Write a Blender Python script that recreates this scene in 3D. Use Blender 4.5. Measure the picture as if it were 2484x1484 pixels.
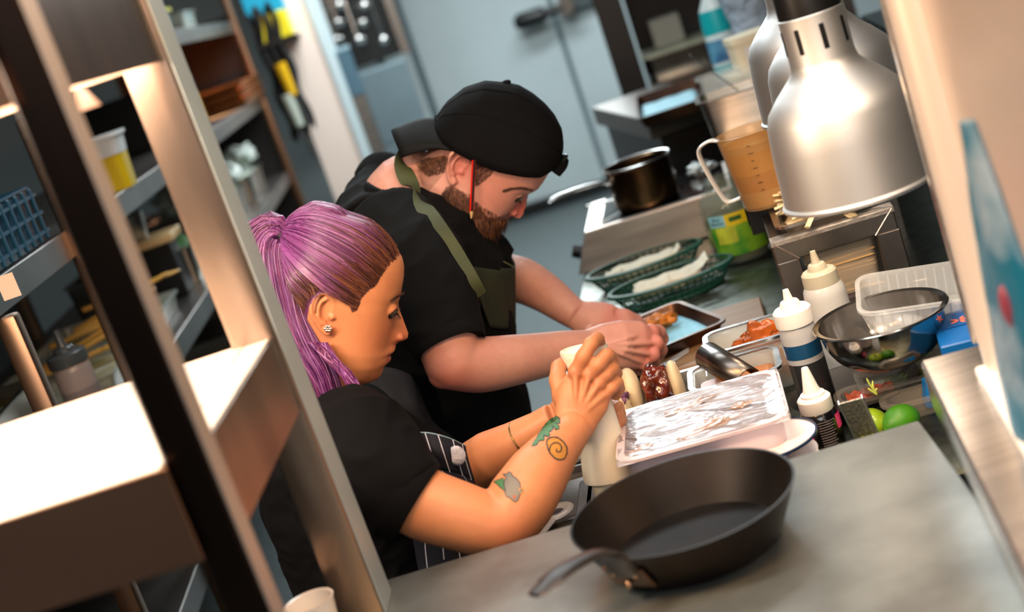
import bpy, bmesh, math, random
from math import sin, cos, pi, radians as R_, sqrt, atan2, exp
from mathutils import Vector as V, Matrix as M, Euler, noise
for o in list(bpy.data.objects): bpy.data.objects.remove(o)
SC = bpy.context.scene; COL = SC.collection
rnd = random.Random(7)
# ---------------- camera (a hand-held 50 mm view, tilted 19 degrees) ----------------
F_PX = 3450.0; CX, CY = 1242.0, 742.0
ROLL, PITCH, CAMH = R_(19.2), R_(13.0), 1.60
_c, _s = cos(ROLL), sin(ROLL)
UC = V((0, sin(PITCH), cos(PITCH))); FW = V((0, cos(PITCH), -sin(PITCH))); XR = V((1, 0, 0))
IR = XR*_c - UC*_s; IU = XR*_s + UC*_c
EYE = V((0, 0, CAMH))
cd = bpy.data.cameras.new('camera'); cam = bpy.data.objects.new('camera', cd); COL.objects.link(cam)
mm = M((IR, IU, -FW)).transposed().to_4x4(); mm.translation = EYE; cam.matrix_world = mm
cd.sensor_width = 36; cd.lens = F_PX/2484*36; cd.clip_start = .05
cd.dof.use_dof = True; cd.dof.focus_distance = 2.03; cd.dof.aperture_fstop = 3.0; cd.dof.aperture_blades = 0
SC.camera = cam
# ---------------- world, lights, exposure ----------------
SC.view_settings.view_transform = 'Standard'; SC.view_settings.look = 'None'
SC.view_settings.exposure = 0.0; SC.view_settings.gamma = 1.0
w = bpy.data.worlds.new('world'); SC.world = w; w.use_nodes = True
bg = w.node_tree.nodes['Background']; bg.inputs[0].default_value = (.62, .72, .76, 1); bg.inputs[1].default_value = .13
def area(name, loc, rot, size, power, col, sy=None, spread=None):
    l = bpy.data.lights.new(name, 'AREA'); l.energy = power; l.color = col; l.size = size
    if sy: l.shape = 'RECTANGLE'; l.size_y = sy
    if spread: l.spread = spread
    o = bpy.data.objects.new(name, l); o.location = loc; o.rotation_euler = rot; COL.objects.link(o); return o
WARM = (1.0, .62, .34); COOL = (.88, .97, 1.0)
area('ceiling_light_near', (.1, 1.6, 2.55), (0, 0, 0), 1.4, 15, (.96, .98, 1), .7)
area('ceiling_light_middle', (.0, 3.4, 2.6), (0, 0, 0), 1.2, 24, COOL, .5)
area('ceiling_light_far', (.3, 6.2, 2.6), (0, 0, 0), 1.4, 90, COOL, .8)
area('ceiling_light_door', (.6, 7.9, 2.6), (R_(-25), 0, 0), 1.4, 75, COOL, .6)
area('pass_heater_left', (-.56, 1.32, 1.66), (0, 0, 0), .5, 22, (1, .78, .58), .12)
area('pass_heater_front', (-.05, 1.05, 1.98), (R_(46), 0, 0), .8, 17, (1, .56, .25), .12)
area('pass_heater_right', (.66, 1.0, 2.0), (R_(6), R_(8), 0), .25, 8, (1, .80, .62), .25)
area('rear_fill_light', (-.1, -1.3, 2.35), (R_(58), 0, 0), 2.4, 34, (1, .97, .94), 1.1)  # added fill behind the camera, gives the lamp shades something to reflect
# ---------------- helpers ----------------
def ray(px, py):
    dx, dy = px-CX, CY-py
    return FW + IR*(dx/F_PX) + IU*(dy/F_PX)
def P(px, py, d): return EYE + ray(px, py)*d
def PZ(px, py, z):
    r = ray(px, py); return EYE + r*((z-CAMH)/r.z)
def PY(px, py, y):
    r = ray(px, py); return EYE + r*(y/r.y)
def lin(h):
    if isinstance(h, str):
        h = h.lstrip('#'); t = [int(h[i:i+2], 16)/255 for i in (0, 2, 4)]
    else: t = [x/255 for x in h]
    return tuple((x/12.92 if x <= .04045 else ((x+.055)/1.055)**2.4) for x in t) + (1,)
MATS = {}
def mat(name, col, rough=.5, metal=0, trans=0, ior=1.45, var=None, bump=None, emis=None, sss=0, coat=0, alpha=1, col2=None, stretch=(1, 1, 1), attr=None, spec=None, aniso=0, sheen=0):
    if name in MATS: return MATS[name]
    m = bpy.data.materials.new(name); m.use_nodes = True; nt = m.node_tree; N = nt.nodes; L = nt.links
    b = N['Principled BSDF']; c = lin(col)
    b.inputs['Base Color'].default_value = c; b.inputs['Roughness'].default_value = rough
    b.inputs['Metallic'].default_value = metal; b.inputs['IOR'].default_value = ior
    b.inputs['Transmission Weight'].default_value = trans; b.inputs['Alpha'].default_value = alpha
    if coat: b.inputs['Coat Weight'].default_value = coat; b.inputs['Coat Roughness'].default_value = .1
    if sheen: b.inputs['Sheen Weight'].default_value = sheen
    if spec is not None: b.inputs['Specular IOR Level'].default_value = spec
    if aniso: b.inputs['Anisotropic'].default_value = aniso
    if sss: b.inputs['Subsurface Weight'].default_value = sss; b.inputs['Subsurface Radius'].default_value = (.02, .008, .004); b.inputs['Subsurface Scale'].default_value = .6
    if emis: b.inputs['Emission Color'].default_value = lin(emis[0]); b.inputs['Emission Strength'].default_value = emis[1]
    tc = N.new('ShaderNodeTexCoord'); mp = N.new('ShaderNodeMapping'); mp.inputs['Scale'].default_value = stretch
    L.new(tc.outputs['Object'], mp.inputs[0])
    base = None
    if attr:
        a = N.new('ShaderNodeAttribute'); a.attribute_name = attr; base = a.outputs['Color']
    if var:
        n = N.new('ShaderNodeTexNoise'); n.inputs['Scale'].default_value = var[0]; n.inputs['Detail'].default_value = 5
        L.new(mp.outputs[0], n.inputs['Vector'])
        r = N.new('ShaderNodeValToRGB'); lo = var[2] if len(var) > 2 else .35; hi = var[3] if len(var) > 3 else .65
        r.color_ramp.elements[0].position = lo; r.color_ramp.elements[1].position = hi
        L.new(n.outputs['Fac'], r.inputs[0])
        if base is None:
            r.color_ramp.elements[0].color = lin(col2) if col2 else tuple(x*(1-var[1]) for x in c[:3])+(1,)
            r.color_ramp.elements[1].color = c if col2 else tuple(min(1, x*(1+var[1])) for x in c[:3])+(1,)
            base = r.outputs[0]
        else:
            k = 1-var[1]; r.color_ramp.elements[0].color = (k, k, k, 1); r.color_ramp.elements[1].color = (1, 1, 1, 1)
            mx = N.new('ShaderNodeMix'); mx.data_type = 'RGBA'; mx.blend_type = 'MULTIPLY'; mx.inputs[0].default_value = 1
            L.new(base, mx.inputs[6]); L.new(r.outputs[0], mx.inputs[7]); base = mx.outputs[2]
    if base is not None: L.new(base, b.inputs['Base Color'])
    if bump:
        n2 = N.new('ShaderNodeTexNoise'); n2.inputs['Scale'].default_value = bump[0]; n2.inputs['Detail'].default_value = 4
        L.new(mp.outputs[0], n2.inputs['Vector'])
        bp = N.new('ShaderNodeBump'); bp.inputs['Strength'].default_value = bump[1]; bp.inputs['Distance'].default_value = bump[2] if len(bump) > 2 else .002
        L.new(n2.outputs['Fac'], bp.inputs['Height']); L.new(bp.outputs[0], b.inputs['Normal'])
    MATS[name] = m; return m
def steel(name='steel', col='#b3afaa', rough=.28, st=(1, 40, 40), b=.15, v=.12):
    return mat(name, col, rough, 1, var=(3, v), bump=(18, b, .001), stretch=st)
class MB:
    def __init__(s): s.bm = bmesh.new()
    def box(s, c, size, rot=None, bev=0, seg=1):
        t = bmesh.new(); bmesh.ops.create_cube(t, size=1)
        bmesh.ops.scale(t, vec=V(size), verts=t.verts)
        if bev: bmesh.ops.bevel(t, geom=list(t.edges), offset=bev, segments=seg, profile=.5, affect='EDGES')
        m = M.Translation(V(c))
        if rot is not None: m = m @ (rot.to_4x4() if not isinstance(rot, (tuple, list)) else Euler(rot).to_matrix().to_4x4())
        bmesh.ops.transform(t, matrix=m, verts=t.verts); s.merge(t); return s
    def bx(s, x0, x1, y0, y1, z0, z1, bev=0, seg=1):
        return s.box(((x0+x1)/2, (y0+y1)/2, (z0+z1)/2), (abs(x1-x0), abs(y1-y0), abs(z1-z0)), None, bev, seg)
    def merge(s, t):
        me = bpy.data.meshes.new('t'); t.to_mesh(me); t.free(); s.bm.from_mesh(me); bpy.data.meshes.remove(me)
    def rings(s, rings, closed=True, cap0=True, cap1=True):
        vs = [[s.bm.verts.new(p) for p in r] for r in rings]; n = len(rings[0])
        for a, b in zip(vs, vs[1:]):
            for i in range(n if closed else n-1):
                j = (i+1) % n
                try: s.bm.faces.new((a[i], a[j], b[j], b[i]))
                except ValueError: pass
        if closed and cap0: s.bm.faces.new(list(reversed(vs[0])))
        if closed and cap1: s.bm.faces.new(vs[-1])
        return s
    def lathe(s, prof, seg=32, mtx=None, cap0=True, cap1=True, sx=1, sy=1):
        rr = []
        for r, z in prof:
            ring = [V((max(r, 1e-5)*cos(2*pi*i/seg)*sx, max(r, 1e-5)*sin(2*pi*i/seg)*sy, z)) for i in range(seg)]
            if mtx: ring = [mtx @ q for q in ring]
            rr.append(ring)
        return s.rings(rr, True, cap0, cap1)
    def tube(s, pts, rad, seg=10, caps=True, flat=None, up=None):
        pts = [V(p) for p in pts]; n = len(pts)
        if not isinstance(rad, (list, tuple)): rad = [rad]*n
        rr = []; ref = V(up) if up else None
        for i, p in enumerate(pts):
            t = (pts[min(i+1, n-1)]-pts[max(i-1, 0)])
            if t.length < 1e-9: t = V((0, 0, 1))
            t.normalize()
            if ref is None: ref = V((0, 0, 1)) if abs(t.z) < .9 else V((1, 0, 0))
            a = t.cross(ref)
            if a.length < 1e-6: a = t.orthogonal()
            a.normalize(); bb = a.cross(t).normalized()
            if not up: ref = bb
            r = rad[i]; ra, rb = (r if isinstance(r, (tuple, list)) else (r, r))
            rr.append([p + a*(ra*cos(2*pi*k/seg)) + bb*(rb*sin(2*pi*k/seg)) for k in range(seg)])
        return s.rings(rr, True, caps, caps)
    def ball(s, c, r, mtx=None, seg=16, rg=10):
        t = bmesh.new(); bmesh.ops.create_uvsphere(t, u_segments=seg, v_segments=rg, radius=1)
        r = V(r) if isinstance(r, (tuple, list, V)) else V((r, r, r))
        m = M.Translation(V(c)) @ (mtx.to_4x4() if mtx is not None else M()) @ M.Diagonal((r.x, r.y, r.z, 1))
        bmesh.ops.transform(t, matrix=m, verts=t.verts); s.merge(t); return s
    def prism(s, poly, z0, z1, mtx=None):
        a = [V((x, y, z0)) for x, y in poly]; b = [V((x, y, z1)) for x, y in poly]
        if mtx: a = [mtx @ q for q in a]; b = [mtx @ q for q in b]
        return s.rings([a, b])
    def sheet(s, rows):
        return s.rings(rows, False)
    def face(s, pts):
        s.bm.faces.new([s.bm.verts.new(V(p)) for p in pts]); return s
def obj(name, mb, m, parent=None, smooth=True, solid=0, bev=0, sub=0, auto=35, label=None, kind=None):
    me = bpy.data.meshes.new(name); bmesh.ops.recalc_face_normals(mb.bm, faces=mb.bm.faces); mb.bm.to_mesh(me); mb.bm.free()
    ms = m if isinstance(m, (list, tuple)) else [m]
    for q in ms: me.materials.append(q)
    if smooth:
        me.shade_smooth()
        if auto: me.set_sharp_from_angle(angle=R_(auto))
    o = bpy.data.objects.new(name, me); COL.objects.link(o)
    if parent: o.parent = parent
    if solid:
        md = o.modifiers.new('s', 'SOLIDIFY'); md.thickness = solid; md.offset = 0
    if bev:
        md = o.modifiers.new('b', 'BEVEL'); md.width = bev; md.segments = 2; md.limit_method = 'ANGLE'
    if sub:
        md = o.modifiers.new('u', 'SUBSURF'); md.levels = sub; md.render_levels = sub
    if label: o['label'] = label
    if kind: o['kind'] = kind
    return o
def tag(o, label, cat, group=None):
    o['label'] = label; o['category'] = cat
    if group: o['group'] = group
    return o
def thing(name, label, cat, loc=(0, 0, 0), rotz=0, group=None, rot=None):
    o = bpy.data.objects.new(name, None); COL.objects.link(o); o.empty_display_size = .05
    o.location = loc; o.rotation_euler = rot if rot else (0, 0, rotz)
    return tag(o, label, cat, group)
def struct(name, mb, m, parent=None, **k):
    o = obj(name, mb, m, parent, **k)
    if not parent: o['kind'] = 'structure'
    return o
def dup(root, loc, rotz=None, label=None, group=None):
    r = root.copy(); COL.objects.link(r); r.location = loc
    if rotz is not None: r.rotation_euler = (0, 0, rotz)
    if label: r['label'] = label
    if group: r['group'] = group
    for ch in list(root.children):
        c = ch.copy(); COL.objects.link(c); c.parent = r
        for g in ch.children:
            d = g.copy(); COL.objects.link(d); d.parent = c
    return r
def cat_(pts, n):
    pts = [V(p) for p in pts]; out = []; q = [pts[0]*2-pts[1]] + pts + [pts[-1]*2-pts[-2]]
    for i in range(1, len(q)-2):
        for k in range(n):
            t = k/n; a, b, c, d = q[i-1], q[i], q[i+1], q[i+2]
            out.append(.5*((2*b) + (c-a)*t + (2*a-5*b+4*c-d)*t*t + (3*b-a-3*c+d)*t**3))
    out.append(pts[-1]); return out
def lerpl(tab, x):
    if x <= tab[0][0]: return tab[0][1]
    for (a, b), (c, d) in zip(tab, tab[1:]):
        if x <= c: return b + (d-b)*(x-a)/(c-a)
    return tab[-1][1]
def text_bm(s, size, depth=.0004):
    cu = bpy.data.curves.new('t', 'FONT'); cu.body = s; cu.size = size; cu.extrude = depth; cu.align_x = 'CENTER'; cu.align_y = 'CENTER'
    o = bpy.data.objects.new('t', cu); COL.objects.link(o)
    dg = bpy.context.evaluated_depsgraph_get(); me = bpy.data.meshes.new_from_object(o.evaluated_get(dg))
    mb = MB(); mb.bm.from_mesh(me); bpy.data.objects.remove(o); bpy.data.meshes.remove(me); return mb
# prep counter frame (its people-side edge runs away from the camera)
KY = R_(10.3); KO = V((-.066, 1.90, 0)); ZC = .86; ZP = .97
EX = V((cos(KY), -sin(KY), 0)); EY = V((sin(KY), cos(KY), 0))
def K(a, b, z=0): return KO + EX*a + EY*b + V((0, 0, z))
def Kinv(p): q = V(p)-KO; return q.dot(EX), q.dot(EY)
PO = PZ(910, 1412, ZP); PX_ = (PZ(2250, 1010, ZP)-PO); PX_.z = 0; PX_.normalize(); PYW = atan2(PX_.y, PX_.x); PYV = V((-PX_.y, PX_.x, 0))
# ================= setting =================
ST = steel(); STD = steel('steel_dark', '#77726d', .33); STB = steel('steel_bright', '#c9c7c4', .22)
STW = steel('steel_worktop', '#5c6158', .40, (14, 14, 14), .2, .3); STP = mat('steel_pass_top', '#7c8383', .42, .72, var=(9, .28), bump=(40, .12, .001))
floor_m = mat('vinyl_floor', '#505859', .42, var=(30, .12), bump=(160, .1))
wall_m = mat('cold_room_panel', '#b2bec0', .45, var=(2, .06), bump=(60, .03))
dark_m = mat('dark_wall', '#2a2b2b', .6, var=(4, .3)); ceil_m = mat('ceiling_tile', '#b8b8b0', .9, var=(20, .05))
gask = mat('rubber_gasket', '#5b6c72', .6); blk = mat('black_plastic', '#0d0e0f', .38, var=(8, .3))
struct('floor', MB().bx(-3.2, 3.4, -1.5, 10.2, -.05, 0), floor_m, smooth=False)
struct('ceiling', MB().bx(-3.2, 3.4, -1.5, 10.2, 2.75, 2.8), ceil_m, smooth=False)
struct('wall_left', MB().bx(-3.25, -3.2, -1.5, 10.2, 0, 2.75), dark_m, smooth=False)
struct('wall_right', MB().bx(3.4, 3.45, -1.5, 10.2, 0, 2.75), dark_m, smooth=False)
# cold room at the far end, turned with the kitchen
dl = PZ(1283, 515, 0.02); dr = PZ(1465, 459, 0.02); dv = (dr-dl); dv.z = 0; dv.normalize(); WY = -R_(9)
WX = V((cos(WY), sin(WY), 0)); WN = V((-WX.y, WX.x, 0)); WO = dl
def Wp(a, n, z): return WO + WX*a + WN*n + V((0, 0, z))
WR = M.Rotation(WY, 3, 'Z')
def wbox(mb, a0, a1, n0, n1, z0, z1, bev=0):
    return mb.box(WO + WX*((a0+a1)/2) + WN*((n0+n1)/2) + V((0, 0, (z0+z1)/2)), (a1-a0, n1-n0, z1-z0), WR, bev)
def wa(px, py, n=0):   # coordinate along the far wall seen at a pixel
    r = ray(px, py); o = WO + WN*n; t = (o-EYE).dot(WN)/r.dot(WN); q = EYE + r*t; return (q-WO).dot(WX), q.z
a_seam = wa(1410, 240)[0]; a_left = wa(975, 130)[0]
struct('wall_back', wbox(MB(), a_left-4, 3.2, .06, .16, 0, 2.75), wall_m, smooth=False)
door = struct('door_1', wbox(MB(), a_left+.1, a_seam-.012, -.03, .055, .06, 2.3, .006), wall_m, smooth=False)
struct('door_gasket', wbox(MB(), a_seam-.014, a_seam+.016, -.012, .056, .04, 2.3), gask, door, smooth=False)
struct('door_gasket', wbox(MB(), a_left+.06, a_left+.1, -.01, .056, .04, 2.3), gask, door, smooth=False)
struct('trim_1', wbox(MB(), a_seam+.018, 2.6, -.02, .058, .0, 2.5, .004), wall_m, smooth=False)
struct('trim_2', wbox(MB(), a_left-.12, a_left+.055, -.04, .058, .0, 2.5, .006), wall_m, smooth=False)
struct('baseboard_back', wbox(MB(), a_left-2, 3.0, -.06, -.035, 0, .045), blk, smooth=False)
# lever handle of the cold room door
ah, zh = wa(1370, 22); mb = MB()
hm = MB(); wbox(hm, ah-.02, ah+.2, -.09, -.03, zh-.05, zh+.07, .012); hh = struct('door_handle', hm, mat('handle_grey', '#4a5557', .4, .3), door)
p0 = Wp(ah+.02, -.13, zh-.0); p1 = Wp(ah-.32, -.15, zh-.0)
struct('lever', MB().tube([p0, p0.lerp(p1, .4), p0.lerp(p1, .45), p0.lerp(p1, .9), p1], [.03, .034, .052, .052, .03], 14), blk, hh)
struct('lever_collar', MB().tube([Wp(ah+.02, -.03, zh), p0+WN*-.03], [.06, .055], 16), STD, hh)

# --------------- prep counter ---------------
def kbox(mb, a0, a1, b0, b1, z0, z1, bev=0):
    return mb.box(K((a0+a1)/2, (b0+b1)/2, (z0+z1)/2), (a1-a0, b1-b0, z1-z0), M.Rotation(-KY, 3, 'Z'), bev)
pc = thing('prep_counter', 'long stainless steel prep counter the two cooks work at', 'counter', K(.37, 1.2, 0), 0)
def kp(name, mb, m, parent=None, **k):
    o = obj(name, mb, m, parent, **k); return o
def adopt(o, root):
    o.parent = root; o.matrix_parent_inverse = M.Translation(-V(root.location)) if not any(root.rotation_euler) else root_inv(root); return o
def root_inv(root):
    return (M.Translation(root.location) @ root.rotation_euler.to_matrix().to_4x4()).inverted()
adopt(obj('worktop', kbox(MB(), 0, .80, -.22, 2.0, ZC-.04, ZC, .004), STW), pc)
adopt(obj('front_panel', kbox(MB(), .02, .04, -.2, 1.98, .12, ZC-.04), STD, smooth=False), pc)
adopt(obj('end_panel', kbox(MB(), .04, .78, -.2, -.18, .12, ZC-.04), STD, smooth=False), pc)
adopt(obj('end_panel', kbox(MB(), .04, .78, 1.96, 1.98, .12, ZC-.04), STD, smooth=False), pc)
for a, b in ((.06, -.15), (.74, -.15), (.06, 1.93), (.74, 1.93)): adopt(obj('leg', kbox(MB(), a-.02, a+.02, b-.02, b+.02, 0, .12), STD), pc)
# dark steel cabinet side to the right of the counter
rp = thing('steel_cabinet', 'tall dark stainless cabinet behind the skewer stand', 'cabinet', K(1.1, 1.3, 0), 0)
dks = mat('dark_polished_steel', '#3a342f', .22, 1, var=(2, .35), bump=(5, .2, .003), stretch=(8, 8, .6))
for i in range(6):
    adopt(obj('side_panel', kbox(MB(), .83, .85, .32+i*.31, .32+i*.31+.305, .05, 1.146, .004), dks), rp)
adopt(obj('cabinet_body', kbox(MB(), .855, 1.5, .3, 2.2, .02, 1.146), dks, smooth=False), rp)

# --------------- pass counter in front ---------------
def pbox(mb, a0, a1, b0, b1, z0, z1, bev=0, seg=1):   # a along the far edge from its left, b towards the cooks (negative = towards us)
    return mb.box(PO + PX_*((a0+a1)/2) + PYV*((b0+b1)/2) + V((0, 0, (z0+z1)/2-PO.z)), (a1-a0, b1-b0, z1-z0), M.Rotation(PYW, 3, 'Z'), bev, seg)
ps = thing('pass_counter', 'grey steel pass counter with a frying pan on it in the foreground', 'counter', PO+V((.3, -.4, -ZP)))
adopt(obj('countertop', pbox(MB(), -1.2, .66, -.85, 0, ZP-.035, ZP, .004, 2), STP), ps)
adopt(obj('end_panel', pbox(MB(), .60, .63, -.8, -.03, .05, ZP-.035), STD, smooth=False), ps)
adopt(obj('back_panel', pbox(MB(), -1.15, .62, -.035, -.015, .05, ZP-.035), STD, smooth=False), ps)
for a in (-1.1, .58):
    for b in (-.78, -.08): adopt(obj('leg', pbox(MB(), a-.02, a+.02, b-.02, b+.02, 0, .05), STD), ps)
# raised ledge at the right end of the pass
l0 = PZ(2232, 874, 1.03); l1 = PZ(2484, 1392, 1.03); ld = (l1-l0); ld.z = 0; ld.normalize(); ln = V((-ld.y, ld.x, 0)); LY = atan2(ld.y, ld.x)
def lbox(mb, a0, a1, b0, b1, z0, z1, bev=0, seg=1):
    return mb.box(V((l0.x, l0.y, 0)) + ld*((a0+a1)/2) + ln*((b0+b1)/2) + V((0, 0, (z0+z1)/2)), (a1-a0, b1-b0, z1-z0), M.Rotation(LY, 3, 'Z'), bev, seg)
lg = thing('steel_ledge', 'raised folded steel ledge along the right end of the pass', 'ledge', (l0.x, l0.y, .97))
adopt(obj('ledge_top', lbox(MB(), 0, .95, 0, .16, 1.022, 1.03, .003), ST), lg)
adopt(obj('upstand', lbox(MB(), 0, .95, 0, .006, .971, 1.022), STB), lg)
adopt(obj('end_flange', lbox(MB(), 0, .006, .006, .16, .971, 1.022), STD), lg)
wb0 = PZ(2288, 915, 1.045)
wt = mat('white_board', '#e9e6e0', .45, var=(4, .03))
tag(obj('chopping_board', lbox(MB(), .10, .75, .045, .158, 1.031, 1.044, .004, 2), wt), 'white plastic board lying on the steel ledge at bottom right', 'board')
# ================= pass gantry on the left, post on the right =================
cop = mat('steel_warm', '#9c8677', .30, 1, var=(3, .2), bump=(12, .2, .002), stretch=(4, 4, 1))
gr = thing('pass_shelf_unit', 'blurred steel pass shelving with square posts in the left foreground', 'shelving', (-.5, 1.3, .97))
GY = R_(-4)
def gpt(px, py, y): q = PY(px, py, y); return q
pa = PY(350, 742, 1.12); pb = PY(640, 742, 1.48)
gdir = (pb-pa); gdir.z = 0; gdir.normalize(); gx = V((gdir.y, -gdir.x, 0)); GA = atan2(gx.y, gx.x)
def gbox(mb, a0, a1, b0, b1, z0, z1, bev=0, seg=1):
    return mb.box(V((pa.x, pa.y, 0)) + gx*((a0+a1)/2) + gdir*((b0+b1)/2) + V((0, 0, (z0+z1)/2)), (a1-a0, b1-b0, z1-z0), M.Rotation(GA, 3, 'Z'), bev, seg)
gl = (pb-pa); gl.z = 0; gl = gl.length
frn = mat('front_flange_shaded', '#94705c', .34, 1, var=(2, .2))  # shade on the front flanges is put into this brown steel colour
sde = mat('post_side_lit', '#b9aea6', .45, .8, var=(3, .1)); sdc = mat('post_side_cool_lit', '#a9b9be', .45, .6, var=(3, .1))  # light falling on the post sides is painted into these paler colours
drk = mat('post_front_shaded', '#2a211d', .34, 1, var=(2, .15), bump=(12, .15, .002), stretch=(4, 4, 1))  # shade on the post fronts is painted in with this dark colour
def gp(n, mb, m, **k): return adopt(obj(n, mb, m, **k), gr)
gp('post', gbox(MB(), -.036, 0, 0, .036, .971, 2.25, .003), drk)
gp('post', gbox(MB(), -.050, 0, gl, gl+.07, .971, 2.25, .005, 2), cop)
gp('post_lit_side', gbox(MB(), 0, .0015, .002, .034, .971, 2.25), sde); gp('post_lit_side', gbox(MB(), .0, .0015, gl+.006, gl+.066, .971, 2.25), sdc)  # thin added plates carrying the painted light on the post sides
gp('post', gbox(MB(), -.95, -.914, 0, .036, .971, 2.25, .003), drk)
gp('post', gbox(MB(), -.95, -.914, gl+.02, gl+.056, .971, 2.25, .003), cop)
for z in (1.312, 1.70):
    h = .085 if z < 1.5 else .082
    gp('shelf_strip', gbox(MB(), -.035, -.006, .037, gl-.001, z-.004, z), MATS.get('shelf_white_steel') or mat('shelf_white_steel', '#cfc9c2', .35, .6, var=(5, .05)))
    gp('shelf', gbox(MB(), -.94, -.037, -.012, gl+.01, z-.004, z, .001), mat('shelf_white_steel', '#cfc9c2', .35, .6, var=(5, .05)))
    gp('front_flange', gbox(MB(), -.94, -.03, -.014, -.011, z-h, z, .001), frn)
    gp('side_flange', gbox(MB(), -.008, -.003, .034, gl+.002, z-h, z+.0005, .001), cop)
    gp('rear_flange', gbox(MB(), -.94, -.05, gl+.01, gl+.013, z-h, z, .001), cop)
gp('top_rail', gbox(MB(), -.012, -.006, .03, gl+.01, 1.702, 1.9, .002), cop)
# heater tube housing slung under the upper shelf (its light is pass_heater_left)
gp('heater_housing', gbox(MB(), -.75, -.15, .1, .2, 1.675, 1.69, .004), STD)
# post on the right with its side panel
q = PZ(2458, 905, 1.03)
rg = thing('pass_post', 'thick pale polished post blurred at the right edge', 'post', (q.x, q.y, 1.03))
pol = mat('polished_pale_steel', '#efe6de', .42, .5, var=(2, .06), bump=(3, .1, .003), stretch=(3, 3, .4))
obj('tube', MB().lathe([(.026, 0), (.026, 1.2)], 32), pol, rg)
obj('foot_plate', MB().lathe([(.036, 0), (.036, .006), (.024, .012)], 32), pol, rg)
obj('reflection_strip', MB().lathe([(.0055, 0), (.0055, 1.2)], 16, M.Translation((.008, -.031, 0))), mat('brown_reflection', '#c08a5c', .28, 1), rg)  # thin added tube standing in for the brown reflection on the post
bgq = P(2468, 760, 1.25); bga = P(2345, 270, 1.25)
sp = thing('side_screen', 'brushed steel screen beyond the right post reflecting the room', 'panel', (bgq.x+.055, bgq.y+.0, 1.045))
obj('screen_panel', MB().bx(-.002, .002, -.36, .30, 0, .75, .001), mat('brushed_screen', '#e6ddd8', .34, .7, var=(1.5, .12), bump=(3, .3, .006), stretch=(1, 1, 2)), sp, label='brushed steel sheet')
obj('edge_trim', MB().bx(-.005, .005, .297, .305, 0, .75, .001), STB, sp)
# blue printed bag standing against the screen
bb = thing('plastic_bag', 'blue and red printed plastic bag against the right steel screen', 'bag', (bgq.x, bgq.y, 1.045))
mb = MB(); rows = []
for i in range(12):
    t = i/11; wdt = .085*(1-.85*t**1.3); zz = (bga.z-1.045)*t
    ring = []
    for k in range(16):
        a = 2*pi*k/16; ring.append(V((.018*(1-t*.7)*cos(a)*(1+.15*sin(5*a+t*6)), wdt*sin(a)*(1+.06*sin(3*a+i)), zz)))
    rows.append(ring)
mb.rings(rows); obj('bag', mb, mat('blue_print_bag', '#7f97ab', .3, var=(9, .1, .42, .58), col2='#0d5f7d', bump=(30, .4, .003)), bb)
mb = MB(); mb.ball((-.012, -.015, .14), (.006, .010, .02)); obj('print_patch', mb, mat('red_print', '#7a3547', .4), bb, label='red printed patch')
# ================= builders for kitchen things =================
CLR = mat('clear_plastic', '#dfe6e4', .12, alpha=.28, spec=.8); CLM = mat('misty_plastic', '#d6d6cc', .3, alpha=.72)
WHP = mat('white_plastic', '#eceae4', .38, sss=.1); def_steel = ST
def rrect(w, d, r, z, n=4, cx=0, cy=0):
    out = []
    for qx, qy, a0 in ((1, 1, 0), (-1, 1, 90), (-1, -1, 180), (1, -1, 270)):
        for k in range(n+1):
            a = R_(a0+90*k/n); out.append(V((cx+qx*(w/2-r)+r*cos(a), cy+qy*(d/2-r)+r*sin(a), z)))
    return out
def pan_bm(w, d, h, t=.002, rim=.008, r=.02, taper=.008, mb=None, fl=None):
    mb = mb or MB(); fl = t if fl is None else fl
    return mb.rings([rrect(w-2*rim-2*taper, d-2*rim-2*taper, r*.8, 0), rrect(w-2*rim, d-2*rim, r, h-.004), rrect(w, d, r+rim*.6, h-.004), rrect(w, d, r+rim*.6, h),
        rrect(w-2*rim-2*t, d-2*rim-2*t, r-t, h), rrect(w-2*rim-2*taper-2*t, d-2*rim-2*taper-2*t, r*.8-t, fl)])
def gn(label, cat, loc, rz, w, d, h, m, group=None, food=None, fh=.5, name='gastro_container', rim=.008, foodn='filling', lump=.004):
    t = thing(name, label, cat, loc, rz, group); obj('container', pan_bm(w, d, h, rim=rim), m, t)
    if food:
        mb = MB(); n = 10; rows = []; W = w-2*rim-.018; D = d-2*rim-.018
        for i in range(n+1):
            rows.append([V((-W/2+W*i/n, -D/2+D*j/n, h*fh+lump*(rnd.random()-.5)*2)) for j in range(n+1)])
        mb.sheet(rows); obj(foodn, mb, food, t)
    return t
def squeeze(label, loc, r, h, body, cap, nozzle_h=.04, rz=0, fill=None, fillh=.6, band=None, scale_cap=1.0, name='squeeze_bottle', bm=None, rot=None):
    t = thing(name, label, 'bottle', loc, rz, rot=rot)
    obj('bottle_body', MB().lathe([(r*.9, 0), (r, .006), (r, h*.86), (r*.95, h*.94), (r*.8, h)], 32), body, t)
    if fill: obj('sauce', MB().lathe([(r*.985, .001), (r*1.006, .007), (r*1.006, h*fillh)], 32), fill, t)
    if band: obj('label_band', MB().lathe([(r*1.012, h*band[0]), (r*1.012, h*band[1])], 32, None, False, False), band[2], t)
    rc = r*scale_cap
    obj('screw_cap', MB().lathe([(rc*1.04, h-.004), (rc*1.06, h), (rc*1.04, h+.017), (rc*.92, h+.0205), (rc*.56, h+.0215), (rc*.54, h+.028), (rc*.46, h+.031), (rc*.28, h+.032)], 32), cap, t)
    obj('nozzle', MB().lathe([(rc*.28, h+.031), (rc*.24, h+.036), (rc*.16, h+.036+nozzle_h), (rc*.09, h+.036+nozzle_h)], 20), cap, t)
    return t
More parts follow.
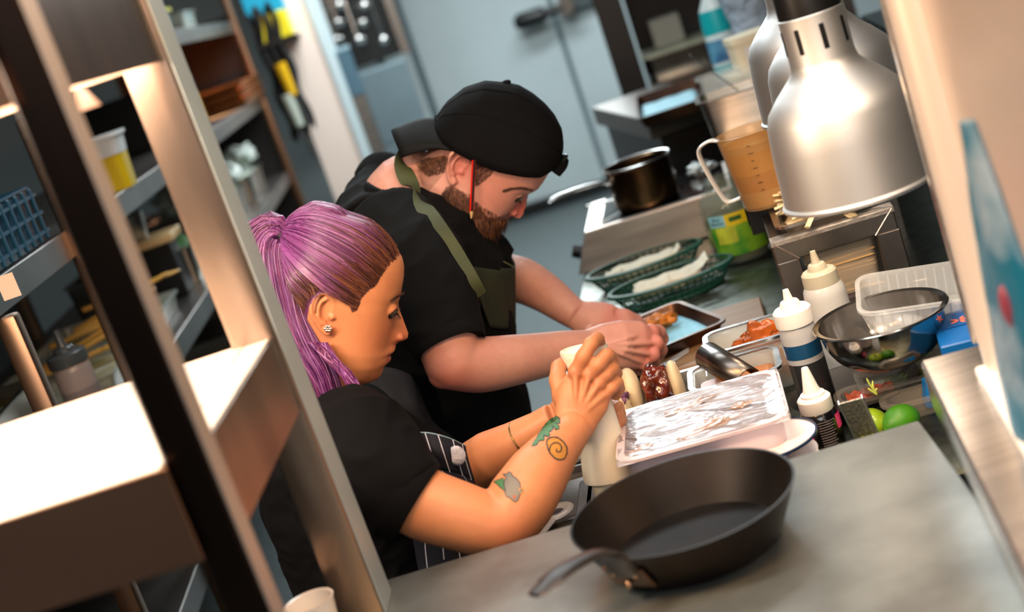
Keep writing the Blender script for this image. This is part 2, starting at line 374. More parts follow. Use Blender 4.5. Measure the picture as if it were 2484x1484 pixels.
def tray_at(label, pts, z, h, m, paper=None, name='baking_tray', pin=(.12, .12, .88, .88), rim=.006):
    """shallow tray whose rim corners are world points A (front left), B (front right), D (back left)"""
    A, B, D = [V((p.x, p.y, 0)) for p in pts]; w = (B-A).length; d = (D-A).length; c = (B+D)/2
    rz = atan2((B-A).y, (B-A).x); t = thing(name, label, 'tray', (c.x, c.y, z), rz)
    obj('tray_shell', pan_bm(w, d, h, rim=rim, r=.02, taper=.01), m, t)
    if paper:
        x0, y0, x1, y1 = [(-w/2+w*pin[0]), (-d/2+d*pin[1]), (-w/2+w*pin[2]), (-d/2+d*pin[3])]
        rows = [[V((x0+(x1-x0)*i/10, y0+(y1-y0)*j/6, .0035+.0012*(1+sin(i*1.7+j)))) for j in range(7)] for i in range(11)]
        obj('paper_liner', MB().sheet(rows), paper, t, solid=.0004)
    return t
# ================= things on and over the prep counter =================
blue_paper = mat('blue_paper', '#8cc6dc', .8, var=(60, .1), bump=(120, .3))
burnt = mat('burnt_tray', '#6b4a35', .38, .75, var=(9, .6, .4, .7), col2='#2b1a12')
sauce_o = mat('orange_sauce', '#b4640f', .22, coat=.5, var=(10, .3)); chick = mat('fried_chicken', '#b0661a', .6, var=(60, .5), bump=(90, .8, .004))
glaze = mat('glazed_chicken', '#5a1c08', .14, coat=1, var=(40, .6), bump=(70, .7, .004)); bun_m = mat('steamed_bun', '#d5c09c', .5, sss=.2, var=(25, .06))
# heat lamps over the counter
alu = mat('spun_aluminium', '#d6d7d6', .5, 1, var=(6, .06), bump=(30, .08, .001), stretch=(1, 1, .3))
def heat_lamp(label, px, py, d, pw):
    c = P(px, py, d); t = thing('heat_lamp', label, 'lamp', c, R_(20), 'aluminium heat lamps over the pass')
    prof = [(.0925, 0), (.0942, .001), (.0945, .004), (.0915, .007), (.0905, .03), (.0885, .07), (.0855, .103), (.080, .118), (.066, .134), (.050, .149), (.0415, .158), (.039, .168), (.0385, .222), (.035, .226)]
    mb = MB().lathe(prof, 64, None, False, False); inner = [(r-.002, z-.001) for r, z in prof[4:-1]]
    mb.lathe([(.0905, .0005)]+inner, 64, None, False, False); obj('shade', mb, alu, t)
    for k in range(8):
        a = R_(-90-22+k*45); q = V((.0387*cos(a), .0387*sin(a), .196))
        obj('vent_slot', MB().box(q, (.0016, .0062, .030), M.Rotation(a, 3, 'Z'), .0006), blk, t)
    obj('neck_cap', MB().lathe([(.0375, .222), (.0375, .25), (.034, .272), (.012, .28)], 40), blk, t)
    obj('cord', MB().tube([(0, 0, .278), (0, 0, 2.748-c.z)], .003, 8), blk, t)
    obj('bulb', MB().ball((0, 0, .10), (.03, .03, .045)), mat('warm_bulb', '#fff0dd', .3, emis=('#ffb070', 3)), t)
    l = bpy.data.lights.new('lamp_light', 'SPOT'); l.energy = pw; l.color = (1, .80, .62); l.spot_size = R_(150); l.spot_blend = .6; l.shadow_soft_size = .05
    lo = bpy.data.objects.new('lamp_light', l); COL.objects.link(lo); lo.location = c + V((0, 0, .045)); return t
heat_lamp('largest nearest aluminium heat lamp with two dark vent slots', 2086, 462, 1.72, 3)
heat_lamp('middle heat lamp, mostly hidden behind the nearest one', 2062, 328, 1.80+.14, 2.2)
heat_lamp('farthest and leftmost aluminium heat lamp, highest in the frame', 1998, 264, 1.90+.22, 2.5)

# steel stand with skewer containers
fl_ = PZ(1870, 590, 1.061); fa, fb = Kinv(PY(1870, 590, 2.157)); fz = PY(1870, 590, 2.157).z
st = thing('counter_stand', 'dull steel box-section stand holding tubs of wooden skewers', 'stand', K(fa+.1, fb+.15, ZC), 0)
stm = mat('steel_stand', '#817a72', .36, 1, var=(7, .3), bump=(30, .15, .001))
W_ = .192; T_ = .036; oa, ob = Kinv(P(1812, 520, 2.42)); SD = ob-fb-.006
for n, a0, a1, b0, b1, z0, z1 in (('front_leg', 0, T_, 0, .03, ZC, fz-T_), ('front_leg', W_-T_+.002, W_+.002, 0, .03, ZC, fz-T_), ('front_rail', 0, W_, 0, .03, fz-T_, fz),
        ('rear_leg', 0, T_, SD-.03, SD, ZC, fz-T_), ('rear_leg', W_-T_, W_, SD-.03, SD, ZC, fz-T_), ('rear_rail', 0, W_, SD-.03, SD, fz-T_, fz),
        ('side_rail', 0, .02, .03, SD-.03, fz-.02, fz), ('side_rail', W_-.02, W_, .03, SD-.03, fz-.02, fz)):
    adopt(obj(n, kbox(MB(), fa+a0, fa+a1, fb+b0, fb+b1, z0, z1, .0015), stm), st)
adopt(obj('weld_bead', MB().tube([K(fa+.002, fb-.001, fz-.002), K(fa+T_, fb-.001, fz-T_)], .0012, 6), ST), st)
adopt(obj('weld_bead', MB().tube([K(fa+W_-.002, fb-.001, fz-.002), K(fa+W_-T_, fb-.001, fz-T_)], .0012, 6), ST), st)
adopt(obj('film_wrap', kbox(MB(), fa-.001, fa+W_+.001, fb-.0015, fb+.03, fz-.007, fz+.001), mat('cling_edge', '#cfc9c0', .15, alpha=.35, bump=(80, 1, .01))), st)
stick = mat('wood_skewer', '#d9b579', .7, var=(20, .15)); stickl = mat('pale_skewer', '#e6d2a6', .7, var=(20, .1))
def skewers(parent, n, L, bx_, m, seed, tilt=.1, rr=.0016, name='skewer'):
    r = random.Random(seed)
    for i in range(n):
        y = r.uniform(-bx_[1], bx_[1]); z = r.uniform(0, bx_[2])*1.0; x = r.uniform(-bx_[0], bx_[0])
        a = r.uniform(-tilt, tilt); b = r.uniform(-tilt*.6, tilt*.6); dvec = V((cos(a)*cos(b), sin(a), sin(b)))*L/2; c = V((x, y, z+.004))
        mb = MB().tube([c-dvec, c+dvec*.9, c+dvec], [(rr*2.2, rr)]*2+[(.0004, .0004)], 6, up=(0, 0, 1)); obj(name, mb, m, parent)
ta = thing('skewer_tub', 'frosted tub packed with brown wooden skewers inside the stand', 'container', K(fa+.099, fb+.10, fz-.125), -KY)
obj('tub', pan_bm(.122, .15, .082, rim=.003, r=.018), mat('frosted_tub', '#e2d3ba', .2, alpha=.35), ta); skewers(ta, 60, .105, (.003, .07, .066), stick, 3, .12)
tb = thing('skewer_tray', 'steel container of pale loose skewers on top of the stand', 'container', K(fa+.088, fb+.092, fz+.0015), -KY)
obj('pan', pan_bm(.15, .175, .016, rim=.007, r=.018), ST, tb); skewers(tb, 70, .11, (.014, .07, .036), stickl, 9, .9, .0024)
pur = mat('purple_slaw', '#5c1f34', .4, coat=.5, var=(50, .5), bump=(60, .5, .004))
tbx = mat('smoked_clear', '#8d7f7c', .15, alpha=.42)
gn('upper clear tub of red cabbage in the steel stand', 'container', K(fa+.098, fb+.105, fz-.160), -KY, .118, .15, .033, tbx, 'clear tubs in the stand', pur, .85, rim=.006)
gn('lower clear tub of red cabbage in the steel stand', 'container', K(fa+.098, fb+.105, fz-.195), -KY, .118, .15, .033, tbx, 'clear tubs in the stand', pur, .85, rim=.006)

# overshelf behind the stand
oa, ob = Kinv(P(1812, 520, 2.42)); oz = P(1812, 520, 2.42).z+.012
osf = thing('overshelf', 'narrow steel shelf over the counter behind the skewer stand', 'shelf', K(oa+.15, ob+.9, ZC), 0)
adopt(obj('shelf_top', kbox(MB(), oa, oa+.30, ob, ob+1.62, oz-.004, oz, .001), ST), osf)
adopt(obj('end_lip', kbox(MB(), oa, oa+.30, ob-.003, ob, oz-.05, oz, .001), blk), osf)
adopt(obj('side_lip', kbox(MB(), oa-.002, oa, ob+.001, ob+1.62, oz-.034, oz, .001), STD), osf)
for b in (.35, 1.4): adopt(obj('shelf_leg', kbox(MB(), oa+.25, oa+.28, ob+b, ob+b+.03, ZC, oz-.004), STD), osf)

# measuring jug
jq = PZ(1868, 492, oz); jt = thing('measuring_jug', 'translucent measuring jug half full of orange sauce', 'jug', jq, R_(150))
jm = mat('jug_plastic', '#c9a067', .22, alpha=.42); jr = [(.041, 0), (.043, .003), (.056, .128), (.0585, .13), (.0565, .131), (.054, .127), (.0415, .005)]
obj('jug_body', MB().lathe(jr, 40, None, True, True), jm, jt)
obj('sauce', MB().lathe([(.0405, .005), (.0485, .062), (.0, .062)], 40), mat('jug_sauce', '#8f4806', .3), jt)
obj('sauce_film', MB().lathe([(.0487, .062), (.0520, .112)], 40, None, False, False), mat('sauce_film', '#a8690f', .35, alpha=.9, var=(8, .2)), jt)
hp = cat_([(.054, 0, .124), (.072, 0, .127), (.094, 0, .115), (.091, 0, .08), (.078, 0, .032), (.068, 0, .018), (.046, 0, .020)], 6)
obj('handle', MB().tube(hp, [(.0028, .009)]*len(hp), 10, up=(0, 1, 0)), mat('jug_white', '#dcdad3', .3), jt)
for i in range(7): obj('scale_mark', MB().box((.0535*cos(R_(100))-.001+.0*i, .0462*1.0+.0015*i, .035+i*.013), (.008 if i % 2 else .005, .0006, .0008), (0, 0, R_(10))), blk, jt)
# greens container, spoon, tubs, spray bottle, bag behind
gq = PZ(1800, 316, oz); gr2 = gn('steel container of chopped herbs on the overshelf behind the jug', 'container', gq, -KY, .16, .15, .095, ST, food=mat('green_herbs', '#4f7a14', .6, var=(70, .5), bump=(60, 1, .01)), fh=.72, foodn='herbs', lump=.008)
sp_ = thing('spoon', 'steel spoon leaning in the herb container', 'spoon', gq+V((.03, .0, .07)))
obj('spoon_handle', MB().tube([V((0, 0, 0)), V((-.045, .0, .06)), V((-.09, .01, .125))], [(.003, .0012), (.006, .0012), (.007, .0012)], 10), STD, sp_)
obj('spoon_bowl', MB().ball((.012, 0, -.016), (.012, .016, .003), Euler((0, .9, 0)).to_matrix()), STD, sp_)
g3 = PZ(1795, 262, oz); gn('clear empty container behind the herb container', 'container', g3, -KY, .17, .10, .10, CLR)
cream = mat('cream_tub', '#e4d8bb', .45, var=(6, .05)); tq = PZ(1840, 236, oz)
def cream_tub(loc, r, h, label, sticker):
    t = thing('cream_tub', label, 'tub', loc, 0); obj('tub', MB().rings([rrect(r*1.8, r*1.8, .02, 0), rrect(r*2, r*2, .022, h*.8), rrect(r*2.1, r*2.1, .024, h*.82), rrect(r*2.1, r*2.1, .024, h)]), cream, t)
    obj('sticker', MB().box((sticker[0], -r*1.0-.003, h*.45), (sticker[1], .0008, h*.5), (R_(-4), 0, 0)), mat(sticker[2], sticker[3], .6), t); return t
cream_tub(tq, .062, .075, 'lower cream tub with an orange sticker behind the heat lamps', (.03, .02, 'orange_sticker', '#d8873a'))
cream_tub(tq+V((.012, .0, .076)), .05, .085, 'upper cream tub with a white paper label', (-.005, .04, 'paper_label', '#d9d3cb'))
def spray(label, loc, ht):
    t = thing('cleaning_bottle', label, 'bottle', loc, R_(-10)); s = ht/.25
    obj('bottle_body', MB().lathe([(.038*s, 0), (.041*s, .01*s), (.041*s, .15*s), (.036*s, .19*s), (.02*s, .22*s), (.018*s, .25*s)], 28, None, True, True, 1, .7), mat('bottle_white', '#cfe0e2', .3), t)
    obj('liquid', MB().lathe([(.0415*s, .006*s), (.0417*s, .04*s)], 28, None, False, False, 1, .7), mat('teal_liquid', '#17a3ab', .25), t)
    obj('liquid', MB().lathe([(.0417*s, .125*s), (.0415*s, .15*s), (.0375*s, .188*s)], 28, None, False, False, 1, .7), mat('teal_liquid', '#17a3ab', .25), t)
    obj('label', MB().lathe([(.0418*s, .05*s), (.0418*s, .11*s)], 28, None, False, False, 1, .7), mat('blue_label', '#5f9dbb', .4, var=(20, .4), col2='#2f5f8c'), t)
    obj('spray_head', MB().lathe([(.02*s, .25*s), (.022*s, .30*s), (.01*s, .31*s)], 16), WHP, t); return t
spray('white and teal cleaning spray bottle behind the cream tubs', PZ(1778, 188, oz), .27)
bq = PZ(1868, 175, oz); bg_ = thing('grey_bag', 'crumpled grey plastic bag above the cream tubs', 'bag', bq)
mb = MB(); rows = []
for i in range(16):
    t = i/15; rr_ = .085*(1-.25*t)+.01*sin(t*9); rows.append([V((rr_*cos(2*pi*k/36)*(1+.09*noise.noise(V((k*.35, i*.5, 1)))*2), rr_*.7*sin(2*pi*k/36)*(1+.1*noise.noise(V((k*.4, i*.6, 4)))*2), .27*t)) for k in range(36)])
mb.rings(rows); obj('bag_skin', mb, mat('grey_bag', '#8f9fb0', .4, var=(12, .15), bump=(25, 1, .02)), bg_, auto=0)

# jar of gherkins
jp = PZ(1806, 622, ZC); jar = thing('gherkin_jar', 'big glass jar of gherkins with a green printed label', 'jar', jp, 0)
gls = mat('jar_glass', '#87968a', .05, alpha=.24, spec=1)
jpf = [(.052, 0), (.060, .004), (.063, .015), (.063, .115), (.060, .135), (.045, .157), (.036, .165), (.036, .178)]
obj('glass', MB().lathe(jpf+[(.033, .178), (.033, .163), (.056, .133), (.059, .02), (.055, .006)], 48), gls, jar)
obj('brine', MB().lathe([(.054, .007), (.058, .02), (.058, .10), (0, .10)], 40), mat('brine', '#55520f', .2, alpha=.9, var=(14, .4)), jar)
for i in range(14):
    a = i*2.4; r = .052; q = V((r*cos(a), r*sin(a), .02+.075*((i*.37) % 1))); obj('gherkin', MB().ball(q, (.010, .010, .024), Euler((.3*sin(i), .3*cos(i), 0)).to_matrix(), 10, 8), mat('gherkin', '#6d7a18', .4, var=(40, .3)), jar)
def arc_patch(r, a0, a1, z0, z1, n=14):
    return MB().sheet([[V((r*cos(R_(a0+(a1-a0)*i/n)), r*sin(R_(a0+(a1-a0)*i/n)), z)) for z in (z0, (z0+z1)/2, z1)] for i in range(n+1)])
lm = mat('label_green', '#7db32a', .5, var=(22, .4, .4, .6), col2='#2f8a22')
obj('label', arc_patch(.0636, -152, -40, .022, .112), lm, jar, label='green printed jar label')
obj('label_panel', arc_patch(.0639, -150, -116, .088, .112), mat('label_sky', '#8ccbe0', .5), jar)
obj('label_panel', arc_patch(.0639, -116, -60, .086, .112), mat('label_yellow', '#e0c81c', .5), jar)
obj('label_panel', arc_patch(.0638, -140, -100, .05, .086), mat('label_lime', '#b9c93c', .5, var=(40, .2)), jar)
obj('emblem', arc_patch(.0642, -108, -84, .095, .105), mat('label_dkgreen', '#1c5b2a', .5), jar)
def wrap_text(s, size, r, adeg, z, m, parent, ysc=1):
    mb = text_bm(s, size)
    for v in mb.bm.verts:
        a = R_(adeg)+v.co.x/r; rr_ = r+.0002+v.co.z; v.co = V((rr_*cos(a), rr_*sin(a), z+v.co.y*ysc))
    return obj('lettering', mb, m, parent, smooth=False)
ink = mat('dark_ink', '#1e3f52', .6); inkw = mat('white_ink', '#e8e4e0', .6)
wrap_text('Sliced', .0085, .0642, -133, .105, ink, jar); wrap_text('Gherkins', .0085, .0642, -133, .096, ink, jar)

# induction hob with saucepan
ha, hb = Kinv(PZ(1405, 672, ZC)); hob = thing('induction_hob', 'countertop hob with brushed steel sides and black glass top', 'hob', K(ha+.17, hb+.2, ZC), 0)
def kpt(a, b, z): return K(ha+a, hb+b, ZC+z)
HW, HD = .40, .34
mb = MB(); front = [kpt(0, 0, .004), kpt(HW, 0, .004), kpt(HW, 0, .098), kpt(.045, 0, .098)]; back = [kpt(0, HD, .004), kpt(HW, HD, .004), kpt(HW, HD, .098), kpt(.045, HD, .098)]
mb.rings([front, back]); adopt(obj('casing', mb, mat('brushed_casing', '#d0c6bc', .40, .9, var=(5, .15), bump=(30, .1, .001), stretch=(1, 1, 8)), smooth=False, bev=.002), hob)
adopt(obj('glass_top', kbox(MB(), ha+.085, ha+HW-.01, hb+.015, hb+HD-.01, ZC+.0985, ZC+.101, .001), mat('black_glass', '#08090a', .08, coat=1)), hob)
adopt(obj('trim_frame', kbox(MB(), ha+.046, ha+HW, hb+.001, hb+HD-.001, ZC+.0965, ZC+.099), MATS['brushed_casing']), hob)
kd = (kpt(.0, 0, .004)-kpt(.045, 0, .098)).normalized().cross(EY); kd = -kd if kd.dot(EX) > 0 else kd
for b in (.05,):
    c = kpt(.018, b, .045); adopt(obj('knob', MB().tube([c, c+kd*.022], [.017, .015], 20), blk), hob)
for a in (.03, HW-.03):
    for b in (.03, HD-.03): adopt(obj('foot', MB().lathe([(.012, 0), (.012, .006)], 16, M.Translation(kpt(a, b, 0))), blk), hob)
pq = PZ(1574, 490, ZC+.102); pot = thing('saucepan', 'browned steel saucepan standing on the black hob', 'saucepan', pq, 0)
potm = mat('browned_steel', '#86684a', .27, 1, var=(6, .5, .3, .7), col2='#4c3626', bump=(14, .2, .002)); pr = [(.070, 0), (.076, .004), (.0785, .02), (.079, .098), (.083, .102), (.0835, .104), (.0815, .105), (.0765, .099), (.0755, .012), (.068, .006)]
obj('pot_body', MB().lathe(pr, 56), potm, pot); obj('rim', MB().lathe([(.0815, .1035), (.084, .1045), (.0815, .1062), (.078, .1052)], 56, None, False, False), STB, pot)
hd_ = (V((PY(1325, 437, pq.y-.05).x, pq.y-.05, 0))-V((pq.x, pq.y, 0))).normalized(); hz = .088
hpts = [hd_*.080+V((0, 0, hz-.012)), hd_*.10+V((0, 0, hz-.002)), hd_*.16+V((0, 0, hz+.004)), hd_*.215+V((0, 0, hz+.004)), hd_*.235+V((0, 0, hz-.002))]
hpts = cat_(hpts, 4); obj('handle', MB().tube(hpts, [(.011, .004)]*6+[(.009, .005)]*(len(hpts)-8)+[(.006, .002)]*2, 12, up=(0, 0, 1)), STB, pot)
obj('rivet', MB().ball(hd_*.0795+V((.0, .012, hz-.012)), .004), ST, pot); obj('rivet', MB().ball(hd_*.0795+V((0, -.012, hz-.012)), .004), ST, pot)
p2 = pq+EY*.125+EX*.02; pan2 = thing('small_frying_pan', 'small pan behind the saucepan with its steel handle sticking out', 'pan', p2, 0)
obj('pan_body', MB().lathe([(.05, 0), (.056, .03), (.054, .03), (.048, .003)], 32), STD, pan2)
h2 = PY(1400, 480, p2.y-.06)-p2; h2.z = .03; h2 = h2*.93
obj('handle', MB().tube([V((-.05, -.01, .026)), h2*.6, h2], [(.008, .003), (.010, .003), (.011, .003)], 10, up=(0, 0, 1)), STB, pan2)

# green baskets
gb = mat('green_basket', '#0b4536', .55, var=(10, .1)); pap = mat('greaseproof_paper', '#d9d2bd', .7, sss=.1, var=(12, .05))
def basket(label, px, py, rz, sheets):
    c = PZ(px, py, ZC); t = thing('oval_basket', label, 'basket', c, rz, 'green plastic serving baskets'); A, B = .128, .070; H = .042
    def pt(a, f, z): e = .80+.20*f; return V((A*e*cos(a), B*e*sin(a)*(1 if True else 0), z))
    N = 48
    mb = MB()
    for z, f, rr_ in ((.003, 0, .003), (.016, .4, .0018), (.029, .72, .0018)):
        pts = [pt(2*pi*k/N, f, z) for k in range(N)]; rr2 = []
        for k in range(N):
            p = pts[k]; nn = V((p.x/A**2, p.y/B**2, 0)).normalized(); rr2.append([p+nn*(rr_*.8)*cos(q)+V((0, 0, rr_*sin(q))) for q in (0, pi/2, pi, 3*pi/2)])
        rr2.append(rr2[0]); mb.rings(rr2, True, False, False)
    obj('hoops', mb, gb, t)
    rr2 = []
    for k in range(N+1):
        a = 2*pi*k/N; p = pt(a, 1, H); nn = V((p.x/A**2, p.y/B**2, 0)).normalized()
        rr2.append([p+nn*x+V((0, 0, z)) for x, z in ((-.004, 0), (-.003, .003), (.006, .002), (.008, -.004), (.006, -.004), (.002, -.003))])
    obj('rim', MB().rings(rr2, True, False, False), gb, t)
    rib = None
    for k in range(N):
        a = 2*pi*(k+.5)/N; p0, p1 = pt(a, 0, .003), pt(a, 1, H-.002); tg = V((-A*sin(a), B*cos(a), 0)).normalized()
        mb2 = MB().tube([p0, p1], [(.0022, .0014)]*2, 4, up=tuple(V((p0.x, p0.y, 0)).normalized())); obj('rib', mb2, gb, t, smooth=False)
    mb = MB(); mb.lathe([(.0, .002), (1, .002)], 48, M.Diagonal((A*.8, B*.8, 1, 1)), False, False)
    obj('base', mb, gb, t, solid=.002)
    for sh in sheets:
        x0, x1, y0, y1, z0, z1, cv = sh
        rows = [[V((x0+(x1-x0)*i/8, y0+(y1-y0)*j/6, z0+(z1-z0)*i/8+cv*.01*(j/6-.5)**2*4+.002*sin(i*1.9+j))) for j in range(7)] for i in range(9)]
        obj('paper_sheet', MB().sheet(rows), pap, t, solid=.0004)
    return t
basket('nearer green oval basket with a folded sheet of paper standing up', 1640, 716, R_(-3), [(-.075, .06, -.04, .04, .010, .012, 3.0), (.015, .085, -.03, .035, .012, .050, 1), (-.08, .0, -.035, .03, .012, .022, 2)])
basket('farther green oval basket beside the hob, small paper scraps inside', 1575, 672, R_(-2), [(-.07, .07, -.035, .03, .008, .010, 3), (.045, .085, -.01, .03, .012, .036, 1), (-.09, -.05, -.02, .02, .014, .022, 2)])

# cutting board, tray of chicken, knife
ca, cb = Kinv(PZ(1600, 905, ZC)); cbm = mat('brown_board', '#80603f', .5, var=(8, .15), bump=(40, .1, .001), stretch=(1, 6, 1))
cbo = thing('cutting_board', 'brown cutting board under the knife in front of the man', 'board', K(ca+.01, cb+.12, ZC)); adopt(obj('board', kbox(MB(), ca-.17, ca+.20, cb-.05, cb+.24, ZC, ZC+.014, .003), cbm), cbo)
t0 = tray_at('dark browned baking tray lined with blue paper beside the fried chicken', (PZ(1560, 868, ZC+.035), PZ(1748, 790, ZC+.035), PZ(1497, 795, ZC+.035)), ZC+.0145, .026, burnt, blue_paper, pin=(.1, .1, .90, .9))
def lump(name, m, parent, c, r, seed, amp=.35, fr=30, rot=None, seg=28):
    t = bmesh.new(); bmesh.ops.create_icosphere(t, subdivisions=4, radius=1); mt = rot.to_3x3() if rot else M.Identity(3)
    for v in t.verts:
        k = 1+amp*noise.noise(v.co*2.1+V((seed, 0, 0)))+amp*.35*noise.noise(v.co*6+V((seed, 3, 0))); v.co = mt @ V((v.co.x*r[0]*k, v.co.y*r[1]*k, v.co.z*r[2]*k)) + V(c)
    mb = MB(); mb.merge(t); return obj(name, mb, m, parent, auto=0)
fc = PZ(1592, 785, ZC+.035); ch = thing('fried_chicken', 'piece of crispy fried chicken on blue paper by the man\'s fingers', 'food', fc-V((0, 0, .01)), R_(10))
lump('crust', chick, ch, (0, 0, .002), (.036, .024, .014), 4, .5); ch.location.z = ZC+.0145+.02
kn0 = PZ(1678, 843, ZC+.016); kn1 = PZ(1600, 893, ZC+.016); kn2 = PZ(1500, 945, ZC+.018); kn = thing('kitchen_knife', 'kitchen knife with black handle lying on the brown board', 'knife', kn1+V((0, 0, -.001)))
kdv = (kn0-kn1); kdv.z = 0; kl = kdv.length; kdv.normalize(); kp_ = V((-kdv.y, kdv.x, 0)); kn.rotation_euler = (0, 0, atan2(kdv.y, kdv.x))
obj('blade', MB().prism([(-.005, -.009), (kl*.8, -.008), (kl, .007), (kl*.9, .009), (-.005, .009)], 0, .0016), mat('knife_blade', '#dfe3e5', .4, .6), kn)
obj('bolster', MB().box((-.006, 0, .0025), (.012, .018, .006), None, .001), STD, kn)
obj('handle', MB().tube([V((-.012, 0, .005)), V((-.05, 0, .006)), V((-.095, 0, .005)), V((-.112, .002, .004))], [(.010, .005), (.0095, .006), (.010, .005), (.007, .004)], 10, up=(0, 0, 1)), blk, kn)

# orange sauce containers
sa = PZ(1700, 838, ZC+.09); sb = PZ(1905, 765, ZC+.09); gcl = mat('clear_gastro', '#c9d4d2', .08, alpha=.42, spec=1)
la_, lb_ = Kinv(PZ(1712, 868, ZC+.085)); ra_, rb_ = Kinv(PZ(1899, 893, ZC+.075)); CW, CD = .138, .118
def sauce_box(a, b, h, label, sh):
    t = thing('sauce_container', label, 'container', K(a, b, ZC), -KY, 'clear containers of orange sauce')
    obj('container', pan_bm(CW, CD, h, rim=.007), gcl, t)
    obj('rim_band', MB().rings([rrect(CW+.003, CD+.003, .026, h-.001), rrect(CW+.003, CD+.003, .026, h+.003), rrect(CW-.013, CD-.013, .018, h+.003), rrect(CW-.013, CD-.013, .018, h+.0005)], True, False, False), STB, t)
    obj('sauce', MB().rings([rrect(CW-.036, CD-.036, .012, .004), rrect(CW-.026, CD-.026, .013, sh)]), sauce_o, t); return t
far_c = sauce_box(la_+CW/2, lb_+CD/2, .085, 'farther clear container smeared with orange sauce behind the squeeze bottle', .035)
lump('sauce_smear', mat('sauce_smear', '#b2570c', .15, coat=1, alpha=.8, var=(50, .4)), far_c, (.02, .046, .058), (.036, .003, .022), 12, .8)
nb2 = min(rb_+CD/2, lb_-CD/2-.003); near_c = sauce_box(ra_-CW/2, nb2, .075, 'nearer clear container of orange sauce next to the wrapped tub', .055)
print('LAY', la_, lb_, ra_, rb_, 'tub', Kinv(PZ(1917, 1008, .975)), 'bottle', Kinv(PZ(1990, 985, ZC)), 'b2', Kinv(PZ(2064, 918, ZC)), 'stand', fa, fb, 'bowl', Kinv(P(2132, 762, 2.0)), 'plate', Kinv(PZ(1880, 1100, ZC)), 'pink', Kinv(PZ(2010, 1086, ZC)), 'slate', Kinv(PZ(1395, 1195, ZC)), 'hob', Kinv(PZ(1405, 672, ZC)), 'over', Kinv(P(1812, 520, 2.42)))
# steel tray of filled buns
ba, bbb = Kinv(PZ(1610, 950, ZC+.03)); btr = thing('bun_tray', 'steel tray holding filled buns behind the wrapped tub', 'tray', K(ba, bbb, ZC), -KY)
obj('tray_shell', pan_bm(.22, .13, .035, rim=.005, r=.02), STB, btr)
for i, x in enumerate((.025, .075)):
    obj('holder_fin', MB().rings([[V((x-.012, -.06, .003)), V((x, -.06, .055)), V((x+.002, -.06, .055)), V((x-.009, -.06, .003))], [V((x-.012, .055, .003)), V((x, .055, .055)), V((x+.002, .055, .055)), V((x-.009, .055, .003))]]), STB, btr, smooth=False)
def bun(label, px, py, z, rx, tilt, fill=None):
    c = PZ(px, py, z); t = thing('steamed_bun', label, 'food', c, -KY+R_(tilt), 'steamed buns in the steel tray')
    h = z-ZC-.004
    mb = MB(); rows = []; n = 14
    for i in range(n+1):
        th = pi*i/n; zz = -cos(th)*.036; r_ = sin(th)**.7
        rows.append([V((rx*.55*r_*cos(2*pi*k/20), rx*1.25*r_*sin(2*pi*k/20)*(1), zz)) for k in range(20)])
    mb.rings(rows); obj('bun', mb, bun_m, t, auto=0)
    if fill:
        rt = Euler((0, 0, 0)).to_matrix(); lump('filling', fill, t, (-rx*1.45, -.0, .004), (rx*1.2, rx*1.25, .033), 7, .4)
    return t
slaw = mat('slaw', '#8d5a78', .5, var=(90, .8), col2='#4b1f55', bump=(120, 1, .01))
bun('pale steamed bun, leftmost of the tall ones, beside the white bottle', 1533, 948, ZC+.055, .030, 5)
bun('small pale bun low at the edge of the wrapped tub', 1517, 985, ZC+.045, .019, -10)
bun('bun packed with glossy dark glazed chicken', 1641, 928, ZC+.052, .020, 0, glaze)
bun('back half of a pale bun under the glazed chicken', 1582, 955, ZC+.038, .020, 8)
sl = PZ(1500, 975, ZC+.055); st_ = thing('cabbage_slaw', 'shredded purple cabbage by the leftmost bun', 'food', sl, 0); lump('shreds', slaw, st_, (0, 0, 0), (.016, .022, .022), 3, .9)
# curved steel scoop
s0, s1 = P(1716, 862, 2.16), P(1800, 915, 2.08); sc = thing('steel_scoop', 'curved dark steel scoop lying across the sauce container', 'scoop', s0.lerp(s1, .5))
ax = (s1-s0).normalized(); sd = ax.cross(V((0, 0, 1))).normalized(); up_ = sd.cross(ax); L_ = (s1-s0).length/2; rows = []
for q in range(13):
    a = R_(-20+q*18); rows.append([ax*(L_*k)+sd*(.021*cos(a))+up_*(.021*sin(a)) for k in (-1, 0, 1.4)])
obj('scoop_shell', MB().sheet(rows), mat('scoop_steel', '#6f6862', .3, 1, bump=(20, .1, .001)), sc, solid=.0015)
e0 = -ax*L_; obj('handle_wire', MB().tube([sd*-.02+ax*-L_*.9+up_*-.016, -sd*.03+ax*L_*.3+up_*-.03, -sd*.035+ax*L_*1.3+up_*-.045], .0022, 8), blk, sc)

